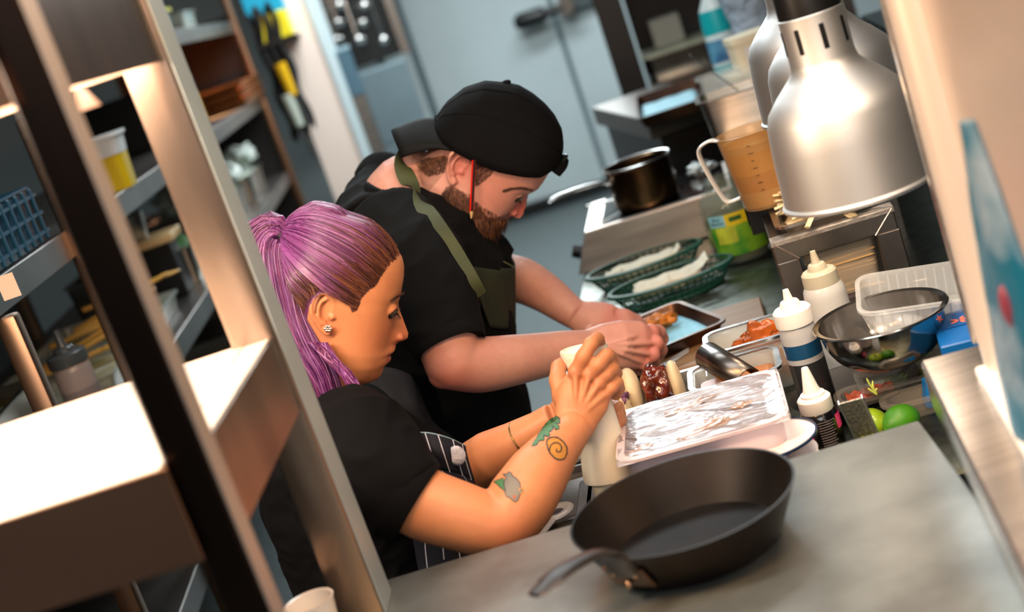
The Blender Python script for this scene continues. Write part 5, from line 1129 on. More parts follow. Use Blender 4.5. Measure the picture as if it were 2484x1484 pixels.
def mcol(co, n):
    f, u, l = HM.inv(co); k = noise.noise(co*22)*.5+.5; c = mix3(msk, mrd, .22*k)
    if (co-HM.E).length < .21 and f > -.12:
        if in_poly(f, u, bpl) and f > -.02: c = mix3(c, mbr, .62+.3*k)
        elif in_poly(f, u, fpl): c = mix3(c, lin('#6b4c3c')[:3], .45)
        pf, pu = HM.loc(1262, 505); c = mix3(c, mrd, .9*exp(-((f-pf)**2+(u-pu)**2)/.0006)*(abs(l) < .03))
        pf, pu = HM.loc(1190, 460); c = mix3(c, mrd, .30*exp(-((f-pf)**2+(u-pu)**2)/.0016))
        pf, pu = HM.loc(1118, 395); c = mix3(c, mrd, .65*exp(-((f-pf)**2+(u-pu)**2)/.0006))
    else:
        for q in mk+fk: c = mix3(c, mrd, .4*exp(-(co-P(*q)).length_squared/.0005))
        c = mix3(c, mrd, .5*exp(-(co-P(1085, 925, 2.15)).length_squared/.002)); c = mix3(c, mrd, .22*max(0, min(1, (co.x-.1)/.12)))
    return c
paint(mme, mcol); mesh_obj('body', mme, skinmat('skin_man'), mn)
gin = [lin(x)[:3] for x in ('#4a2917', '#6a3c20', '#382013', '#8a5430', '#2d1a10')]
dn = lambda p, nn, r: ((-HM.U*.75+HM.F*.45)+V((r.uniform(-.4, .4), r.uniform(-.3, .3), r.uniform(-.4, .4)))).normalized()
fuzz('beard', mbv, mn, hairm, 2600, poly_pick([(1072, 470), (1084, 455), (1112, 490), (1135, 520), (1150, 535), (1180, 533), (1215, 530), (1238, 526), (1236, 545), (1222, 560), (1205, 585), (1185, 598), (1150, 595), (1100, 562), (1080, 520)]), dn, .013, .00045, lambda p, r: r.choice(gin), 5)
fuzz('stubble', mbv, mn, hairm, 1100, poly_pick([(1072, 470), (1095, 450), (1140, 470), (1170, 500), (1215, 525), (1185, 535), (1140, 525)]), dn, .006, .0003, lambda p, r: r.choice(gin), 6)
fuzz('nape_hair', mbv, mn, hairm, 1200, poly_pick([(1005, 388), (1080, 376), (1090, 380), (1080, 415), (1045, 425), (1020, 410)]), lambda p, nn, r: (-HM.U+HM.F*r.uniform(-.4, .4)).normalized(), .006, .0003, lambda p, r: r.choice(gin), 7)
fuzz('temple_hair', mbv, mn, hairm, 600, poly_pick([(1152, 392), (1200, 412), (1190, 425), (1165, 445), (1153, 450)]), lambda p, nn, r: (-HM.U+HM.F*r.uniform(-.3, .3)).normalized(), .005, .0003, lambda p, r: r.choice(gin), 8)
brow(mbv, HM, [(1288, 462), (1262, 456), (1236, 458), (1218, 464)], mn, 170, 4, lin('#4a3022')[:3])
ef, eu = HM.locn(1255, 474, .032)
for sgn in (1, -1):
    lashes(HM, ef, eu, .032, mn, sgn, .0145, 14, .006, -.25); adopt(obj('eyeball', MB().ball(HM.w(ef-.0025, eu-.0018, sgn*.032), .0122, seg=20, rg=14), mat('eye_dark', '#2b211d', .15), auto=0), mn)
# cap, worn backwards
capm = mat('black_cap', '#050506', .85, spec=.18, bump=(500, .3, .0005)); H = HM
def L2(px, py): return H.loc(px, py)
capf = [(1350, 402), (1356, 385), (1362, 360), (1363, 335), (1359, 312), (1342, 279), (1320, 253), (1290, 228), (1257, 209), (1228, 203), (1176, 199), (1127, 215), (1083, 251), (1063, 285)]
low = [(1350, 404), (1305, 426), (1265, 424), (1208, 414), (1160, 397), (1103, 369), (1075, 350), (1058, 318), (1058, 292)]
# dome: rings sweep from the lower band up to the crown
cc0 = V(L2(1205, 330)+(0,)).to_2d(); rings = []; n = 22; N = 64
lowl = [HM.locn(*p, .085*min(1, max(0, 1-abs(i-6.5)/7.5))**.5) for i, p in enumerate(low)]; capl = [L2(*p) for p in capf]
fo = capl[0]; bo = lowl[-1]; ax_f = V((fo[0]-bo[0], fo[1]-bo[1])); mid = V(((fo[0]+bo[0])/2, (fo[1]+bo[1])/2)); hlf_ = ax_f.length/2; axn = ax_f.normalized(); upn = V((-axn.y, axn.x))
if upn.dot(V(L2(1176, 199))-mid) < 0: upn = -upn
def top_at(s): # height of the dome outline over the band line at station s
    best = None
    pts = [((V(q)-mid).dot(axn), (V(q)-mid).dot(upn)) for q in capl]; pts.sort(); return lerpl(pts, s)
lw = sorted([((V(q)-mid).dot(axn), (V(q)-mid).dot(upn)) for q in lowl])
outl = sorted([((V(q)-mid).dot(axn), (V(q)-mid).dot(upn)) for q in capl])
smin, smax = min(outl[0][0], lw[0][0]), max(outl[-1][0], lw[-1][0]); rows = []; ns = 48; na = 40
for i in range(ns+1):
    u_ = -cos(pi*i/ns); s = (smin+smax)/2+(smax-smin)/2*u_; hgt = lerpl(outl, s); lo_ = lerpl(lw, s); wd = .088*max(0, 1-abs(u_)**3.6)**.5
    row = []
    for j in range(na+1):
        a = pi*j/na; cy_ = wd*cos(a); k = sin(a)**.85; hh_ = lo_+(hgt-lo_)*k if hgt > lo_ else lo_; q = mid+axn*s+upn*hh_; row.append(H.w(q.x, q.y, cy_*(1+.03*sin(a*6)*0)))
    rows.append(row)
crown = obj('cap_crown', MB().sheet(rows), capm, None, solid=.003, auto=0); adopt(crown, mn)
for j in (7, 14, 20, 26, 33): adopt(obj('cap_seam', MB().tube([r[j]+(r[j]-H.E).normalized()*.0018 for r in rows[2:-2]], .0009, 5), capm), mn)
bt = L2(1228, 200); adopt(obj('cap_button', MB().ball(H.w(bt[0], bt[1]-.001, 0), (.009, .009, .005)), capm), mn)
# brim over the neck
br_ = []; edge = [(1075, 362), (1058, 320), (1056, 296)]
for i in range(13):
    v = i/12*2-1; row = []
    A0 = H.w(*L2(1068, 340), .080*v); cz = 1-.75*v*v
    sA, sB = V(L2(1062, 290)), V(HM.locn(1098, 366, .078)); eA, eB = V(L2(953, 316)), V(HM.locn(978, 380, .066))
    st_p = H.w(*sA.lerp(sB, abs(v)**1.3), .078*v); en_p = H.w(*eA.lerp(eB, abs(v)**2.6), .066*v)
    for j in range(9):
        t = j/8; q = st_p.lerp(en_p, t); q += (H.U*.010*sin(pi*t)); row.append(q)
    br_.append(row)
adopt(obj('cap_brim', MB().sheet(br_), mat('brim_weave', '#0a0c0c', .75, spec=.25, bump=(900, .6, .0006)), None, solid=.004, auto=0), mn)
adopt(obj('brim_edge', MB().tube([r[-1] for r in br_], .0028, 8), capm), mn)
sp0 = [H.w(*L2(x, y), l) for x, y, l in ((1338, 410, .045), (1358, 392, .025), (1366, 378, 0), (1358, 392, -.025))]
adopt(obj('cap_strap', MB().tube(cat_(sp0, 5), [(.012, .002)]*16, 8, up=tuple(H.U)), capm), mn)
adopt(obj('strap_buckle', MB().box(H.w(*L2(1364, 385), .012), (.006, .018, .022), M((H.F, H.L, H.U)).transposed(), .002), mat('dark_buckle', '#3a3b38', .3, .9)), mn)
# pencil
pn0, pn1 = PY(1150, 388, 2.40-.088), PY(1144, 512, 2.40-.086); pcl = thing('pencil', 'red and black pencil tucked behind the man\'s ear', 'pencil', pn1)
ad = (pn0-pn1); pl = ad.length; ad.normalize(); px_ = ad.cross(V((0, 1, 0))).normalized(); py_ = ad.cross(px_); pcl.rotation_euler = M((px_, py_, ad)).transposed().to_euler()
def hexo(a0, m, nm):
    mb = MB(); r = .0037; a = [V((r*cos(R_(a0)), r*sin(R_(a0)), z)) for z in (0, pl)]; b = [V((r*cos(R_(a0+60)), r*sin(R_(a0+60)), z)) for z in (0, pl)]
    mb.rings([[a[0], b[0], V((0, 0, 0))], [a[1], b[1], V((0, 0, pl))]]); obj(nm, mb, m, pcl, smooth=False)
for k in range(6): hexo(k*60+10, mat('pencil_red', '#d8200f', .3, coat=.6) if k % 2 == 0 else mat('pencil_black', '#120c0c', .3), 'stripe')
obj('wood_tip', MB().lathe([(.0034, 0), (.0012, -.012)], 12), mat('pencil_wood', '#d8b27a', .6), pcl); obj('lead', MB().lathe([(.0012, -.012), (.0002, -.0155)], 8), blk, pcl)
# t-shirt
mb = MB(); mb.tube([PY(950, 478, 2.42), PY(962, 505, 2.42), PY(995, 565, 2.42), PY(1045, 670, 2.42), PY(1078, 790, 2.42), PY(1105, 940, 2.42), PY(1140, 1090, 2.42), PY(1180, 1240, 2.42)], [(.076, .086), (.092, .150), (.118, .195), (.128, .185), (.122, .17), (.118, .165), (.122, .17), (.13, .175)], 40, up=(0, 1, 0))
mb.tube([P(950, 560, 2.33), P(1005, 640, 2.25), P(1045, 735, 2.20), P(1082, 815, 2.17), P(1092, 838, 2.165)], [.080, .082, .075, .060, .056], 28)
mb.ball(P(932, 440, 2.57), .053); mb.tube([P(915, 470, 2.55), P(905, 520, 2.47), P(930, 580, 2.40)], [.052, .064, .09], 20)
mb.tube([P(1040, 540, 2.62), P(1120, 610, 2.66), P(1195, 655, 2.67)], [.075, .068, .060], 24)
me_ = remesh(mb, .0045, 3); wrinkle(me_, .005, 11, 8, .0035, 16, (1, 1, 1.5)); tbv = bvh_of(me_)
# open the neck: drop the cloth inside the collar so the neck shows
nkc = PY(972, 470, 2.42)
mesh_obj('t_shirt', me_, mat('washed_black_tee', '#08090a', .9, spec=.18, var=(8, .3), bump=(240, .3, .0006)), mn)
tee2 = MATS['washed_black_tee']
col_c = PY(972, 474, 2.42); cdv = (PY(1040, 500, 2.42)-PY(880, 455, 2.42)).normalized(); na_ = V((0, 1, 0)); nb_ = cdv.cross(na_).normalized()
rr2 = []
for q in [2*pi*k/48 for k in range(49)]:
    c = col_c + cdv*(.060*cos(q)) + na_*(.084*sin(q)); rr2.append([c+(c-col_c).normalized()*(.0055*cos(w_))+nb_*(.010*sin(w_)) for w_ in [2*pi*k/8 for k in range(8)]])
adopt(obj('collar', MB().rings(rr2, True, False, False), tee2), mn)
ring_on(P(1088, 830, 2.167), P(1120, 905, 2.15), .0555, .003, tee2, 'sleeve_hem', mn, sq=4)
# olive apron
olv = mat('olive_canvas', '#262a17', .75, var=(14, .25), bump=(350, .3, .0006)); olb = mat('olive_strap', '#3b4224', .7, var=(14, .2), bump=(350, .3, .0006))
def on_shirt(x, y, yd, off=.004, cl=.03):
    r = ray(x, y); d = r.normalized(); best = None
    for bv in (tbv, mbv):
        h = bv.ray_cast(EYE+d*1.5, d)
        if h[0] is not None and (best is None or h[3] < best): best = h[3]
    q = PY(x, y, yd)
    return EYE+d*(1.5+best-off) if best is not None else q
stp = [on_shirt(x, y, 2.36, .004) for x, y in [(a.x, a.y) for a in cat_([V((x, y, 0)) for x, y in ((978, 384), (985, 415), (1010, 470), (1037, 515), (1070, 565), (1105, 620), (1135, 672), (1160, 720))], 5)]]
stp = [PY(978, 364, 2.47), PY(973, 374, 2.42), PY(973, 392, 2.37), PY(982, 425, 2.345)]+stp[9:]
stp = [stp[0]]+cat_(stp[1:5], 3)+stp[5:]
for _ in range(5): stp = [stp[0]]+[(stp[i-1]+stp[i]*2+stp[i+1])/4 for i in range(1, len(stp)-1)]+[stp[-1]]
adopt(obj('neck_strap', MB().tube(stp, [(.0150, .0014)]*len(stp), 8, up=(-.25, 1, .15)), olb), mn)
def shirt_sheet(name, rows, m, parent, off=.006, n=5):
    g = [cat_([V((x, y, 0)) for x, y in r], n) for r in rows]; g = [cat_(list(c), n) for c in zip(*g)]
    w3 = [[on_shirt(p.x, p.y, 2.42, off) for p in r] for r in g]
    for _ in range(3):
        w3 = [[(w3[i][j]*2+w3[max(i-1, 0)][j]+w3[min(i+1, len(w3)-1)][j]+w3[i][max(j-1, 0)]+w3[i][min(j+1, len(w3[0])-1)])/6 for j in range(len(w3[0]))] for i in range(len(w3))]
    return adopt(obj(name, MB().sheet(w3), m, None, solid=.002, auto=0), parent)
shirt_sheet('apron_bib', [[(1146, 640), (1180, 645), (1215, 650), (1238, 648)], [(1160, 720), (1190, 722), (1218, 724), (1236, 722)], [(1190, 800), (1206, 802), (1222, 804), (1232, 802)]], olv, mn)
px_sheet('apron_front', [[(1212, 650, 2.34), (1248, 648, 2.40), (1238, 620, 2.50), (1205, 590, 2.60)], [(1214, 760, 2.33), (1248, 760, 2.40), (1246, 740, 2.50), (1230, 720, 2.60)], [(1205, 950, 2.33), (1245, 965, 2.42), (1250, 960, 2.52), (1245, 940, 2.62)],
    [(1190, 1090, 2.30), (1240, 1110, 2.36), (1280, 1100, 2.44), (1285, 1080, 2.62)]], olv, mn)
px_sheet('bib_flap', [[(1160, 560, 2.36), (1190, 548, 2.42), (1225, 575, 2.46), (1246, 605, 2.50)], [(1150, 585, 2.34), (1185, 590, 2.36), (1215, 605, 2.42), (1240, 625, 2.48)], [(1148, 610, 2.34), (1180, 625, 2.35), (1215, 640, 2.40), (1245, 648, 2.45)]], capm, mn)
adopt(obj('bib_seam', MB().tube(cat_([PY(1147, 575, 2.33), PY(1170, 600, 2.33), PY(1205, 625, 2.36), PY(1247, 648, 2.40)], 4), .0014, 5), mat('olive_thread', '#6e7050', .7)), mn)
# grey faded cloth at his side, trousers, shoes
px_sheet('shirt_tail', [[(860, 900, 2.26), (930, 890, 2.22), (990, 905, 2.21), (1010, 930, 2.22)], [(880, 980, 2.25), (950, 985, 2.21), (1010, 1000, 2.20), (1050, 1020, 2.22)], [(920, 1080, 2.25), (990, 1080, 2.21), (1060, 1070, 2.20), (1100, 1060, 2.22)]], mat('faded_grey_cloth', '#2b2a2e', .9, var=(30, .4), bump=(40, .6, .003), stretch=(1, 1, .3)), mn)
hx_, hy_ = PY(1180, 1250, 2.42).x, 2.42; mb = MB()
for s in (-1, 1): mb.tube([V((hx_, hy_+s*.09, .84)), V((hx_+.01, hy_+s*.10, .48)), V((hx_-.02, hy_+s*.11, .08))], [(.11, .09), (.075, .07), (.06, .06)], 24, up=(0, 1, 0))
mb.ball((hx_, hy_, .88), (.125, .17, .10)); me_ = remesh(mb, .008, 3); mesh_obj('trousers', me_, trm, mn)
for s in (-1, 1): adopt(obj('shoe', MB().tube([V((hx_-.08, hy_+s*.11, .05)), V((hx_, hy_+s*.11, .055)), V((hx_+.12, hy_+s*.11, .035)), V((hx_+.19, hy_+s*.11, .03))], [(.045, .04), (.05, .045), (.035, .045), (.02, .03)], 16, up=(0, 1, 0)), shm), mn)
# ================= background: shelving on the left, column, cabinet, range on the right =================
XR0 = -.785
sr = thing('shelving_rack', 'long steel shelving rack full of kitchen ware behind the cooks', 'shelving', (-1.05, 4.3, 0))
rst = mat('rack_steel', '#7f7a76', .35, 1, var=(4, .2)); ros = mat('rack_post_warm', '#8f6f58', .35, 1)
SZ = (.66, 1.02, 1.385, 1.745)
for z in SZ:
    adopt(obj('shelf', MB().bx(XR0-.56, XR0-.003, 2.05, 6.75, z-.004, z, .001), rst), sr); adopt(obj('shelf_edge', MB().bx(XR0-.003, XR0, 2.05, 6.75, z-.052, z+.002, .001), rst), sr)
for y in (2.30, 2.86, 4.2, 6.72):
    tz = 1.33 if y < 2.5 else 1.62 if y < 3 else 2.1
    for x in (XR0+.006, XR0-.575): adopt(obj('post', MB().bx(x-.018, x+.018, y-.018, y+.018, 0, tz, .006, 2), ros), sr)
adopt(obj('end_frame', MB().bx(XR0-.56, XR0, 6.74, 6.75, .6, 1.78), mat('end_frame_dark', '#1c1c1c', .5), smooth=False), sr)
# things on the rack
def on(px, py, z): return PZ(px, py, z)
bq = on(75, 655, 1.387); bq.x = -.925; bq.y = 2.56; t = thing('glass_rack', 'dark blue plastic glass washing rack on the left shelving', 'rack', bq)
bl_ = mat('rack_blue', '#06425c', .45)
obj('rack_shell', pan_bm(.26, .42, .11, rim=.006, r=.02), bl_, t)
for i in range(8):
    y = -.18+.05*i; obj('rack_bar', MB().box((.134, y, .055), (.006, .012, .10), None, .002), bl_, t)
for i in range(3): obj('side_band', MB().box((.134, 0, .02+.035*i), (.004, .40, .006)), bl_, t)
for i in range(6):
    g = tag(obj('glass', MB().lathe([(.026, .0), (.030, .10), (.028, .10), (.024, .004)], 16), mat('blue_glass', '#2a6d80', .08, alpha=.5)), 'upturned glass standing in the dark blue washing rack', 'glass', 'glasses in the blue rack'); g.location = (bq.x+.06-.065*(i % 2), bq.y-.15+.06*i, 1.394)
t = thing('bowl_stack', 'stack of dark bowls behind the blue rack at the left edge', 'bowls', (-1.16, 2.92, 1.387))
for i in range(11): obj('bowl', MB().lathe([(.04, .018*i), (.078, .018*i+.026), (.080, .018*i+.027), (.075, .018*i+.026), (.036, .018*i+.003)], 28), mat('dark_bowl', '#12201f', .25), t)
yq = on(318, 452, 1.387); t = thing('yellow_tub', 'yellow tub with a film-covered top on the left shelving', 'tub', yq+V((-.055, .04, 0)), 0)
ytb = mat('yellow_liquid', '#cfae12', .35, alpha=.95, var=(8, .1)); obj('tub', MB().rings([rrect(.115, .10, .02, 0), rrect(.125, .11, .022, .085)]), ytb, t)
obj('tub_top', MB().rings([rrect(.127, .112, .022, .085), rrect(.138, .122, .024, .125), rrect(.15, .13, .026, .128), rrect(.15, .13, .026, .136)]), mat('filmed_top', '#cfd2d2', .25, bump=(30, .5, .003)), t)
t = thing('glowing_lamp', 'small glowing pendant lamp far behind the shelving', 'lamp', P(208, 268, 6.6))
obj('lamp_shade', MB().lathe([(.02, .13), (.075, .0), (.082, -.08), (.078, -.08), (.068, 0)], 24), mat('lit_shade', '#ffe0c8', .4, emis=('#ffb98c', 1.6)), t); obj('lamp_cord', MB().tube([(0, 0, .09), (0, 0, .9)], .003, 6), blk, t)
for i in range(3):
    q = on(590, 262, 1.387); tr = thing('sheet_tray', ('lower', 'middle', 'top')[i]+' one of three baking trays stacked under the orange light', 'tray', (-.95, 6.40, 1.387+.036*i), R_(-4), 'stacked trays on the rack')
    obj('tray_shell', pan_bm(.40, .50, .030, rim=.012, r=.02), mat('orange_lit_tray', '#a8693c', .35, .9, var=(6, .4)), tr)  # orange of the heat light is mixed into the tray colour
l = bpy.data.lights.new('rack_heat_light', 'SPOT'); l.energy = 45; l.color = (1, .50, .18); l.spot_size = R_(95); l.shadow_soft_size = .05; lo = bpy.data.objects.new('rack_heat_light', l); COL.objects.link(lo); lo.location = (-.95, 6.3, 1.72)
t = thing('toaster_oven', 'black oven box standing on the shelving under the top shelf', 'oven', (-1.08, 4.95, 1.389)); 
obj('oven_body', MB().bx(-.26, .22, .15, .55, 0, .2, .004), mat('oven_black', '#0b0b0c', .3), t); obj('oven_door', MB().bx(.221, .226, .17, .53, .02, .18), mat('black_glass', '#08090a', .08), t)
cl3 = mat('clear_teal', '#3fb4c4', .15, alpha=.8); q = on(445, 92, 1.747); squeeze('teal cleaning bottle at the top left of the shelving', V((-.86, 4.55, 1.747)), .045, .16, cl3, mat('teal_cap', '#d3e4e6', .3), .03)
squeeze('second teal bottle behind the first on the top shelf', V((-.95, 4.75, 1.747)), .045, .17, cl3, mat('teal_cap', '#d3e4e6', .3), .03)
t = gn('clear box with a yellow lid on the top shelf', 'container', V((-.92, 5.15, 1.747)), 0, .22, .30, .07, mat('grey_clear', '#a9b0a8', .2, alpha=.6)); obj('lid', MB().rings([rrect(.23, .31, .02, .071), rrect(.23, .31, .02, .082)]), mat('yellow_lid', '#c9c11b', .4), t)
gn('clear box of utensils on the top shelf', 'container', V((-.93, 5.75, 1.747)), 0, .24, .34, .07, mat('grey_clear', '#a9b0a8', .2, alpha=.6), food=mat('khaki_mix', '#6d6c54', .5, var=(12, .6)))
gsm = mat('worn_pan', '#9a968c', .3, 1, var=(6, .3)); clf = mat('bagged_greens', '#8d9a86', .25, var=(10, .8), col2='#cfd6cc', bump=(14, 1, .02)); kha = mat('khaki_pan', '#5c5434', .35, .6, var=(5, .3))
for i, (y, fd, lab) in enumerate(((2.62, kha, 'steel pan with a khaki side, nearest on the lower left shelf'), (4.35, mat('herb_box', '#2f6a1c', .6, var=(30, .8), bump=(40, 1, .02)), 'steel container of dark green herbs on the left rack'), (5.35, clf, 'steel container heaped with bagged greens on the rack'), (6.0, clf, 'farther steel container heaped with bagged greens on the rack'))):
    c = gn(lab, 'container', V((-1.02-(.13 if y < 3 else 0), y, 1.022)), 0, .40, .46, .11, gsm, 'steel containers on the rack', fd, .9, lump=.02)
for i, (x, y) in enumerate(((-1.02, 5.2), (-.90, 5.48), (-1.02, 5.85), (-.90, 6.14))):
    t = thing('plastic_bag', ('nearest', 'second', 'third', 'farthest')[i]+' of the clear food bags heaped in the rack containers', 'bag', (x, y, 1.14)); lump('bag', mat('clear_bag', '#a9b7ab', .15, alpha=.8, var=(9, .5), col2='#d9e0da', bump=(20, 1, .03)), t, (0, 0, .05), (.075, .095, .05), i*3+1, .5)
t = thing('tomato_tub', 'white pot with a red lid beside the bagged greens', 'tub', (-.83, 4.95, 1.022)); obj('tub', MB().lathe([(.03, 0), (.036, .08), (.036, .11)], 20), mat('pot_white', '#cbbfb6', .4), t); obj('lid', MB().lathe([(.038, .11), (.038, .125)], 20), mat('red_lid', '#b8391d', .4), t)
squeeze('grey squeeze bottle with dark nozzle on the lower left shelf', V((-.845, 2.72, 1.022)), .037, .135, mat('grey_bottle', '#8c7f7c', .3, alpha=.9), mat('dark_cap', '#3d4346', .3), .03, fill=mat('grey_sauce', '#6b6260', .4), fillh=.6)
woodu = mat('yellow_wood', '#b98a35', .5)
for i in range(7):
    a = .5+.25*sin(i*2.1); t = thing('wooden_spoon', 'wooden spoon lying with other utensils behind the grey bottle', 'spoon', (-.98+.02*i, 3.15+.05*i, 1.082+.012*i), a, 'wooden utensils on the lower left shelf', rot=(0, -.1*(i % 3), a)); obj('spoon_handle', MB().tube([(-.13, 0, 0), (.08, 0, 0)], .006, 8), woodu, t); obj('spoon_bowl', MB().ball((.10, 0, 0), (.03, .016, .005)), woodu, t)
for i, (y, z) in enumerate(((3.12, 1.022), (3.6, 1.022))):
    t = gn(('nearer', 'farther')[i]+' clear box of bottles and packets on the lower left shelf', 'container', V((-1.0, y, z)), 0, .34, .40, .05, mat('grey_clear', '#a9b0a8', .2, alpha=.6), food=mat('packet_mix', '#8a7a3a', .4, var=(9, .8), col2='#cfd0c0', bump=(12, .8, .02)))
t = thing('steel_bowl', 'shiny steel bowl on the khaki pan', 'bowl', (-1.13, 2.66, 1.135)); obj('bowl', MB().lathe([(.05, 0), (.10, .05), (.105, .052), (.098, .05), (.048, .004)], 32), STB, t)
t = thing('beige_board', 'pale board and steel pot glimpsed between the two posts', 'board', (-.95, 4.05, 1.19)); obj('board', MB().bx(-.13, .12, -.08, .08, -.012, .012, .004), mat('pale_wood', '#d8b884', .5), t); obj('pot', MB().lathe([(.06, .013), (.07, .09), (.068, .09), (.058, .018)], 24, M.Translation((-.02, 0, 0))), ST, t); obj('pedestal', MB().bx(-.1, .1, -.06, .06, -.166, -.012), blk, t)
t = thing('blue_sponge', 'small bright blue sponge low on the rack', 'sponge', (-.82, 3.92, .662)); lump('sponge', mat('sponge_blue', '#1c7fb4', .5, bump=(60, 1, .01)), t, (0, 0, .04), (.03, .05, .04), 2, .4)
for i in range(3): gn(('nearest', 'middle', 'farthest')[i]+' dull steel pan on the bottom visible shelf', 'container', V((-1.0, 3.3+i*1.0, .662)), 0, .4, .6, .10, gsm, 'steel pans low on the rack')
# bundle of boxes and cloths at the far end of the rack
t = thing('blue_box', 'bright blue box above a yellow box at the end of the rack', 'box', (P(648, 12, 6.85).x, 6.95, P(648, 40, 6.85).z)); obj('box', MB().bx(-.09, .09, -.1, .1, 0, .14, .004), mat('box_teal', '#0f93b4', .4), t); 
t = thing('yellow_box', 'yellow box under the bright blue box', 'box', (P(668, 60, 6.85).x, 6.93, P(668, 98, 6.85).z)); obj('box', MB().bx(-.07, .08, -.1, .1, 0, .125, .004), mat('box_yellow', '#d2c21a', .4), t)
t = thing('wall_bracket_shelf', 'small dark bracket shelf under the yellow box', 'shelf', (P(668, 60, 6.85).x, 6.93, P(668, 98, 6.85).z-.017)); obj('shelf', MB().bx(-.1, .1, -.12, .3, 0, .015), blk, t)
t = thing('black_cloth', 'black cloths hanging in front of the pale column', 'cloth', (P(692, 160, 6.85).x, 6.86, P(692, 160, 6.85).z-.25)); mb = MB(); rows = [[V((-.07+.12*i/14+.01*sin(j), -.03+.02*sin(i*1.3+j*.2), .53-.60*j/16-.03*sin(i*.9))) for i in range(15)] for j in range(17)]; mb.sheet(rows); obj('cloth', mb, mat('cloth_black', '#0a0a0b', .9), t, solid=.01, auto=0)
for i, (x, z, c) in enumerate(((P(700, 200, 6.78).x, P(700, 200, 6.78).z, '#d0a012'), (P(716, 275, 6.78).x, P(716, 275, 6.78).z, '#aeb5a8'))):
    t = thing('scrubbing_brush', ('yellow', 'pale green')[i]+' handled brush hanging at the foot of the pale column', 'brush', (x, 6.8, z)); obj('handle', MB().tube([(0, 0, .10), (.01, 0, -.06)], [.030, .022], 12), mat('brush%d' % i, c, .4), t); obj('rod', MB().tube([(.01, 0, -.06), (.03, 0, -.22)], .010, 8), ST, t)
# pale column and the cabinet behind it
colm = mat('pale_column', '#e3cfc2', .6, var=(1.2, .05)); q0 = PY(690, 150, 7.0); q1 = PY(793, 150, 7.0)
struct('wall_partition', MB().bx(q0.x, q1.x, 7.0, 7.8, 0, 2.75), colm, smooth=False); struct('trim_3', MB().bx(q1.x+.001, q1.x+.022, 6.985, 7.82, 0, 2.75), wall_m, smooth=False)
c0, c1 = PY(838, 205, 7.9), PY(985, 160, 7.9); ct = PY(925, 165, 7.9).z
t = thing('grey_cabinet', 'blue grey cabinet between the column and the cold room door', 'cabinet', ((c0.x+c1.x)/2, 8.1, 0)); w2 = (c1.x-c0.x)/2; cbm2 = mat('cabinet_grey', '#65757b', .45, var=(3, .1))
obj('cabinet_body', MB().bx(-w2, w2, -.2, .25, 0.02, ct, .004), cbm2, t)
for i in range(3): obj('door_panel', MB().bx(-w2+.01, w2-.01, -.206, -.2, .04+i*.42, .44+i*.42, .003), cbm2, t)
q = PY(838, 180, 7.6); t = thing('blue_crate', 'blue grey crate on the cabinet beside the column', 'crate', (q.x, 7.62, 0)); z1_ = PY(815, 130, 7.6).z; obj('crate', MB().bx(-.055, .06, -.08, .08, z1_-.24, z1_, .006), mat('crate_blue', '#3f5a68', .5), t); obj('lid', MB().bx(-.06, .065, -.085, .085, z1_, z1_+.02, .004), mat('crate_lid', '#7f97a0', .4), t); obj('stand', MB().bx(-.06, .06, -.07, .07, 0, z1_-.24), STD, t)
d0 = PY(765, 60, 8.3).x; d1 = PY(950, 60, 8.3).x
t = thing('dish_shelf', 'dark recessed shelf with shiny ladles and glasses above the cabinet', 'shelf', ((d0+d1)/2, 8.45, 0)); hw = (d1-d0)/2
obj('back_board', MB().bx(-hw, hw, .1, .13, ct+.02, 2.4), mat('recess_black', '#0c0e0e', .5), t, smooth=False); obj('shelf', MB().bx(-hw, hw, 0, .1, 1.72, 1.74), STD, t); obj('side_post', MB().bx(hw-.0, hw+.05, .0, .13, ct+.01, 2.5), STD, t); obj('side_post', MB().bx(-hw-.05, -hw, .0, .13, ct+.01, 2.5), STD, t)
for i in range(12):
    x = -hw+.06+((i*.137) % 1)*(2*hw-.12); z = 1.40+((i*.29) % 1)*.30; u = thing('ladle', 'steel ladle hanging in the dark recess above the grey cabinet', 'ladle', ((d0+d1)/2+x, 8.36-.02*i, z), i, 'ladles in the dark recess'); obj('bowl', MB().ball((0, 0, 0), (.030, .03, .026)), STB, u); obj('handle', MB().tube([(0, 0, .02), (0, 0, .26)], .005, 6), STB, u)
# range and tray on the right
e0, e1 = PZ(1568, 292, 1.05), PZ(1745, 228, 1.05); ev = (e1-e0); ev.z = 0; ev.normalize(); en = V((-ev.y, ev.x, 0)); EA = atan2(ev.y, ev.x)
RW = (e1-e0).length+.03
rgt = thing('range_table', 'steel topped dark range behind the hob with a tray on it', 'range', (e0.x, e0.y, 0), EA)
obj('steel_top', MB().bx(0, RW, 0, .75, .99, 1.05, .003), STD, rgt); obj('oven_body', MB().bx(.03, RW, .03, .75, .05, .985), mat('oven_dark', '#17181a', .35, var=(3, .4)), rgt, smooth=False); obj('oven_window', MB().bx(.06, RW-.05, .02, .028, .35, .8), mat('black_glass', '#08090a', .08), rgt)
for x in (.06, RW-.04): obj('foot', MB().bx(x-.02, x+.02, .06, .1, 0, .05), blk, rgt)
tray_at('dark browned tray with a pale blue paper on the far range', (PZ(1562, 282, 1.085), PZ(1746, 222, 1.085), PZ(1520, 240, 1.085)), 1.051, .032, burnt, mat('pale_blue_paper', '#a4d6e6', .7, bump=(50, .4)), pin=(.06, .1, .85, .9))
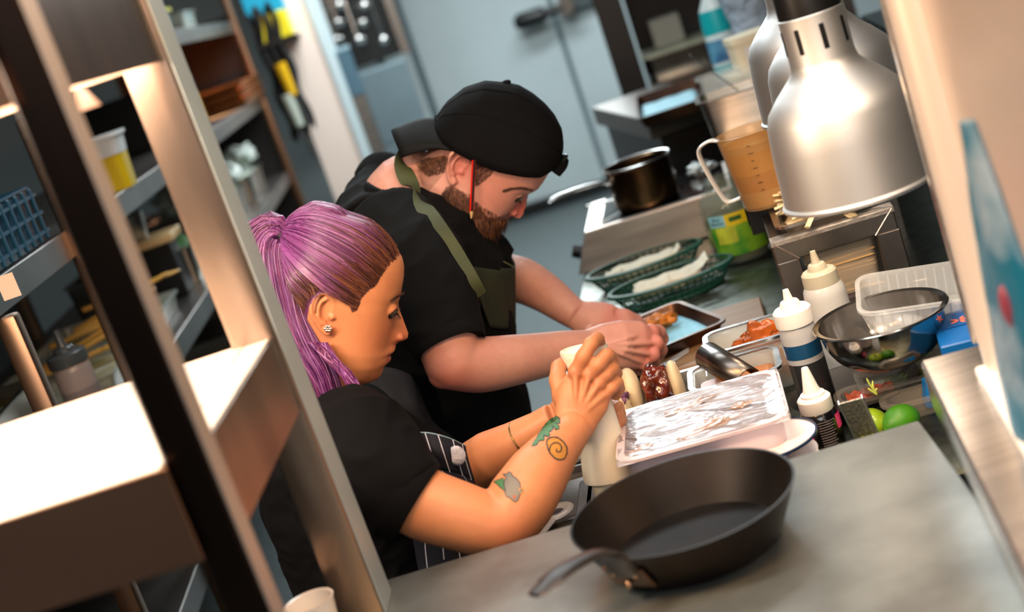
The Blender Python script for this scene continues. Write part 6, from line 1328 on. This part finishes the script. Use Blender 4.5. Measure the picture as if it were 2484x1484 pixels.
r0 = PY(1577, 208, 5.35); r1 = PY(1735, 150, 5.2)
t = thing('rear_shelf_unit', 'steel shelf unit in the far right holding stacked containers', 'shelving', (r0.x, 5.35, 0), R_(-8)); zt = r0.z
obj('shelf', MB().bx(-.0, .8, 0, .45, zt-.004, zt, .001), STB, t); obj('shelf_edge', MB().bx(0, .8, -.003, 0, zt-.06, zt), STD, t); obj('black_upright', MB().bx(-.11, -.01, -.02, .5, 0, 2.6, .003), blk, t); obj('upright', MB().bx(.76, .8, 0, .04, 0, 2.4), STD, t)
obj('upper_shelf', MB().bx(0, .8, .0, .45, zt+.42, zt+.424), STD, t); obj('backboard', MB().bx(0, .8, .46, .47, 0, 2.5), mat('recess_black', '#0c0e0e', .5), t, smooth=False)
cm_ = mat('lid_greenwhite', '#c9d0b8', .4, var=(14, .1))
t = gn('steel container under a pale green lid in the far right', 'container', V((r0.x+.16, 5.50, zt+.001)), R_(-8), .26, .24, .09, gsm, food=kha); 
t2 = thing('pale_lid', 'pale green white lid covering the far right container', 'lid', (r0.x+.16, 5.50, zt+.092), R_(-8)); obj('lid', MB().rings([rrect(.28, .26, .02, 0), rrect(.28, .26, .02, .014)]), cm_, t2)
t3 = thing('grey_box', 'light grey box on the pale lid in the far right', 'box', (r0.x+.15, 5.53, zt+.107), R_(-8)); obj('box', MB().box((0, 0, .055), (.12, .12, .11), None, .006), mat('box_grey', '#a7a79c', .5), t3)
# clear containers glimpsed behind the lamps, right
q = P(2160, 110, 2.35)
for i in range(3):
    g = thing('clear_tumbler', ('left', 'middle', 'right')[i]+' clear greenish container on the dark cabinet behind the lamps', 'container', K(.90+.085*i, .42, 1.147)); obj('tumbler', MB().lathe([(.028, 0), (.036, .17), (.034, .17), (.026, .004)], 24), mat('green_clear', '#a9bdb0', .08, alpha=.3, spec=1), g)

t = thing('paper_ticket', 'pale paper ticket stuck on the rack post at the left edge', 'ticket', P(20, 695, 2.18)); obj('ticket', MB().box((0, 0, 0), (.028, .001, .038)), mat('ticket_paper', '#e0bfa8', .7), t)
